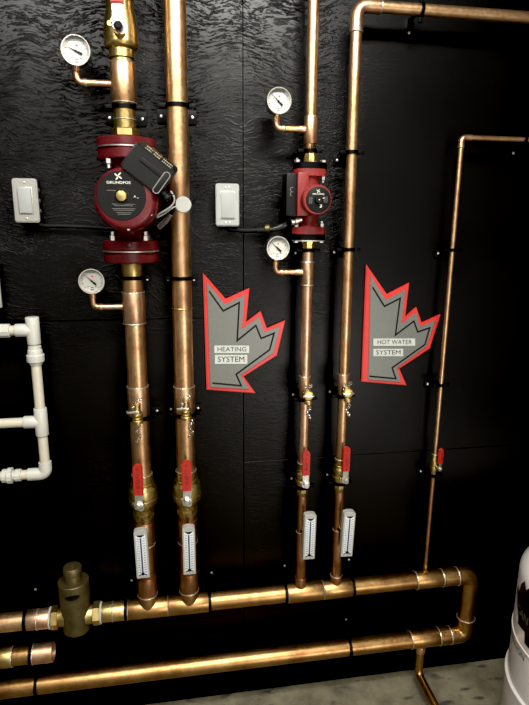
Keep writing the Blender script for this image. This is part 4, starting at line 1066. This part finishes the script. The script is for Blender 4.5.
# ------------------------------------------------------------------ expansion tank
def tank():
    dc = .42; r = .245
    # left silhouette passes through this pixel at mid height
    v = ray(513.5, 612); v2 = Vector((v.x, v.y)).normalized()
    nrm = Vector((v2.y, -v2.x))                       # to the right of the sight line
    # centre lies r to the right of the line, at distance dc from the wall
    k = (D - dc + nrm.y * -r) / v2.y
    C2 = Vector((0, -D)) + v2 * k + nrm * r
    cx, cy = C2.x, C2.y
    left = C2 - nrm * r
    def zpix(px, py):
        v = ray(px, py); s = (left - Vector((0, -D))).length / Vector((v.x, v.y)).length; return ZC + v.z * s
    z_sh = zpix(519, 565); z_ring = zpix(512, 618); z_low = zpix(507.5, 660)
    t = thing('expansion_tank', 'white round expansion tank with a black leaf emblem at the right edge', 'tank', Vector((cx, cy, 0)))
    prof = [(z_low + .002, r * .985), (z_low + .006, r)]
    prof += [(z_ring - .003, r), (z_ring - .002, r + .0025), (z_ring + .003, r + .0025), (z_ring + .004, r), (z_sh, r)]
    for i in range(1, 13):
        q = PI / 2 * i / 12; prof.append((z_sh + .085 * math.sin(q), .02 + (r - .02) * (math.cos(q) ** .62)))
    G().lathe((cx, cy, 0), Z, prof, 96).build('shell', 'tank_white', t)
    G().lathe((cx, cy, 0), Z, [(0.0, r * 1.01), (.004, r * 1.02), (z_low - .014, r * 1.02), (z_low - .012, r * 1.012), (z_low - .010, r * 1.03), (z_low, r * 1.03), (z_low + .004, r * 1.0)], 96).build('skirt', 'tank_white', t)
    G().cyl((cx, cy, z_sh + .084), (cx, cy, z_sh + .12), .020, 24, .002).build('valve_stub', 'brass', t)
    a_left = math.atan2(-nrm.y, -nrm.x)                # angle of the left silhouette
    def wrap(s, z, e=.0012):                           # s metres round the tank from the left silhouette toward the camera
        a = a_left + s / r; return (cx + (r + e) * math.cos(a), cy + (r + e) * math.sin(a), z)
    # leaf emblem: spiky outline, subdivided so it follows the shell
    h = z_sh - z_ring
    leaf = [(.040, .66), (.050, .80), (.064, .72), (.078, .93), (.100, 1.06), (.115, .95), (.150, 1.22), (.185, .95), (.20, 1.06), (.222, .93), (.236, .72), (.250, .80), (.26, .66), (.285, .60), (.262, .45), (.225, .33), (.232, .24), (.165, .26), (.162, .08), (.138, .08), (.135, .26), (.088, .22), (.086, .34), (.062, .46), (.056, .56)]
    bm = bmesh.new(); f = bm.faces.new([bm.verts.new((s, 0, v * h)) for s, v in leaf]); bmesh.ops.triangulate(bm, faces=[f])
    for _ in range(4): 
        bmesh.ops.subdivide_edges(bm, edges=[e for e in bm.edges if e.calc_length() > .012], cuts=1)
        bmesh.ops.triangulate(bm, faces=bm.faces[:])
    for v in bm.verts: v.co = Vector(wrap(v.co.x, z_ring + .012 + v.co.z * .95))
    G().from_bm(bm).build('leaf_emblem', 'tank_black', t, smooth=0)
    g = G(); g.text('CAN', .034, lambda u, v: wrap(.072 + u, z_ring + h * .52 + v, .0022), .0004, 'LEFT'); g.build('emblem_lettering', 'tank_print', t, smooth=0)
    g = G(); g.text('EXPANSION', .026, lambda u, v: wrap(.006 + u, z_ring - .021 + v, .0012), .0002, 'LEFT'); g.build('lettering', 'tank_print', t, smooth=0)
tank()

# ------------------------------------------------------------------ light
def area(name, loc, target, sx, sy, power, col=(1, .95, .86)):
    l = bpy.data.lights.new(name, 'AREA'); l.shape = 'RECTANGLE'; l.size = sx; l.size_y = sy; l.energy = power; l.color = col
    o = bpy.data.objects.new(name, l); COL.objects.link(o); o.location = loc
    o.rotation_euler = (Vector(target) - Vector(loc)).to_track_quat('-Z', 'Y').to_euler(); return o
area('ceiling_light', (.36, -1.05, 2.56), (.26, -.1, 1.0), .5, .16, 36, (1, .97, .91))
area('ceiling_light', (-.50, -1.25, 2.56), (-.1, -.1, 1.0), .5, .16, 22, (1, .97, .91))
area('ceiling_light', (.20, -2.45, 2.56), (.2, -3.0, .8), 1.6, .3, 110, (1, .97, .91))
area('low_fill_light', (1.05, -2.7, .55), (.3, 0, .9), .7, .8, 20, (1, .93, .88))  # added low light for the pink reflection on the pipes, no doorway there
w = bpy.data.worlds.new('room_light'); scene.world = w; w.use_nodes = True
w.node_tree.nodes['Background'].inputs['Color'].default_value = (.10, .092, .080, 1); w.node_tree.nodes['Background'].inputs['Strength'].default_value = 1.0

scene.view_settings.view_transform = 'Standard'
scene.view_settings.look = 'None'
scene.view_settings.exposure = 0.0
scene.view_settings.use_curve_mapping = True
cmap = scene.view_settings.curve_mapping
cmap.black_level = (0.0085, 0.0083, 0.0080)
cmap.update()
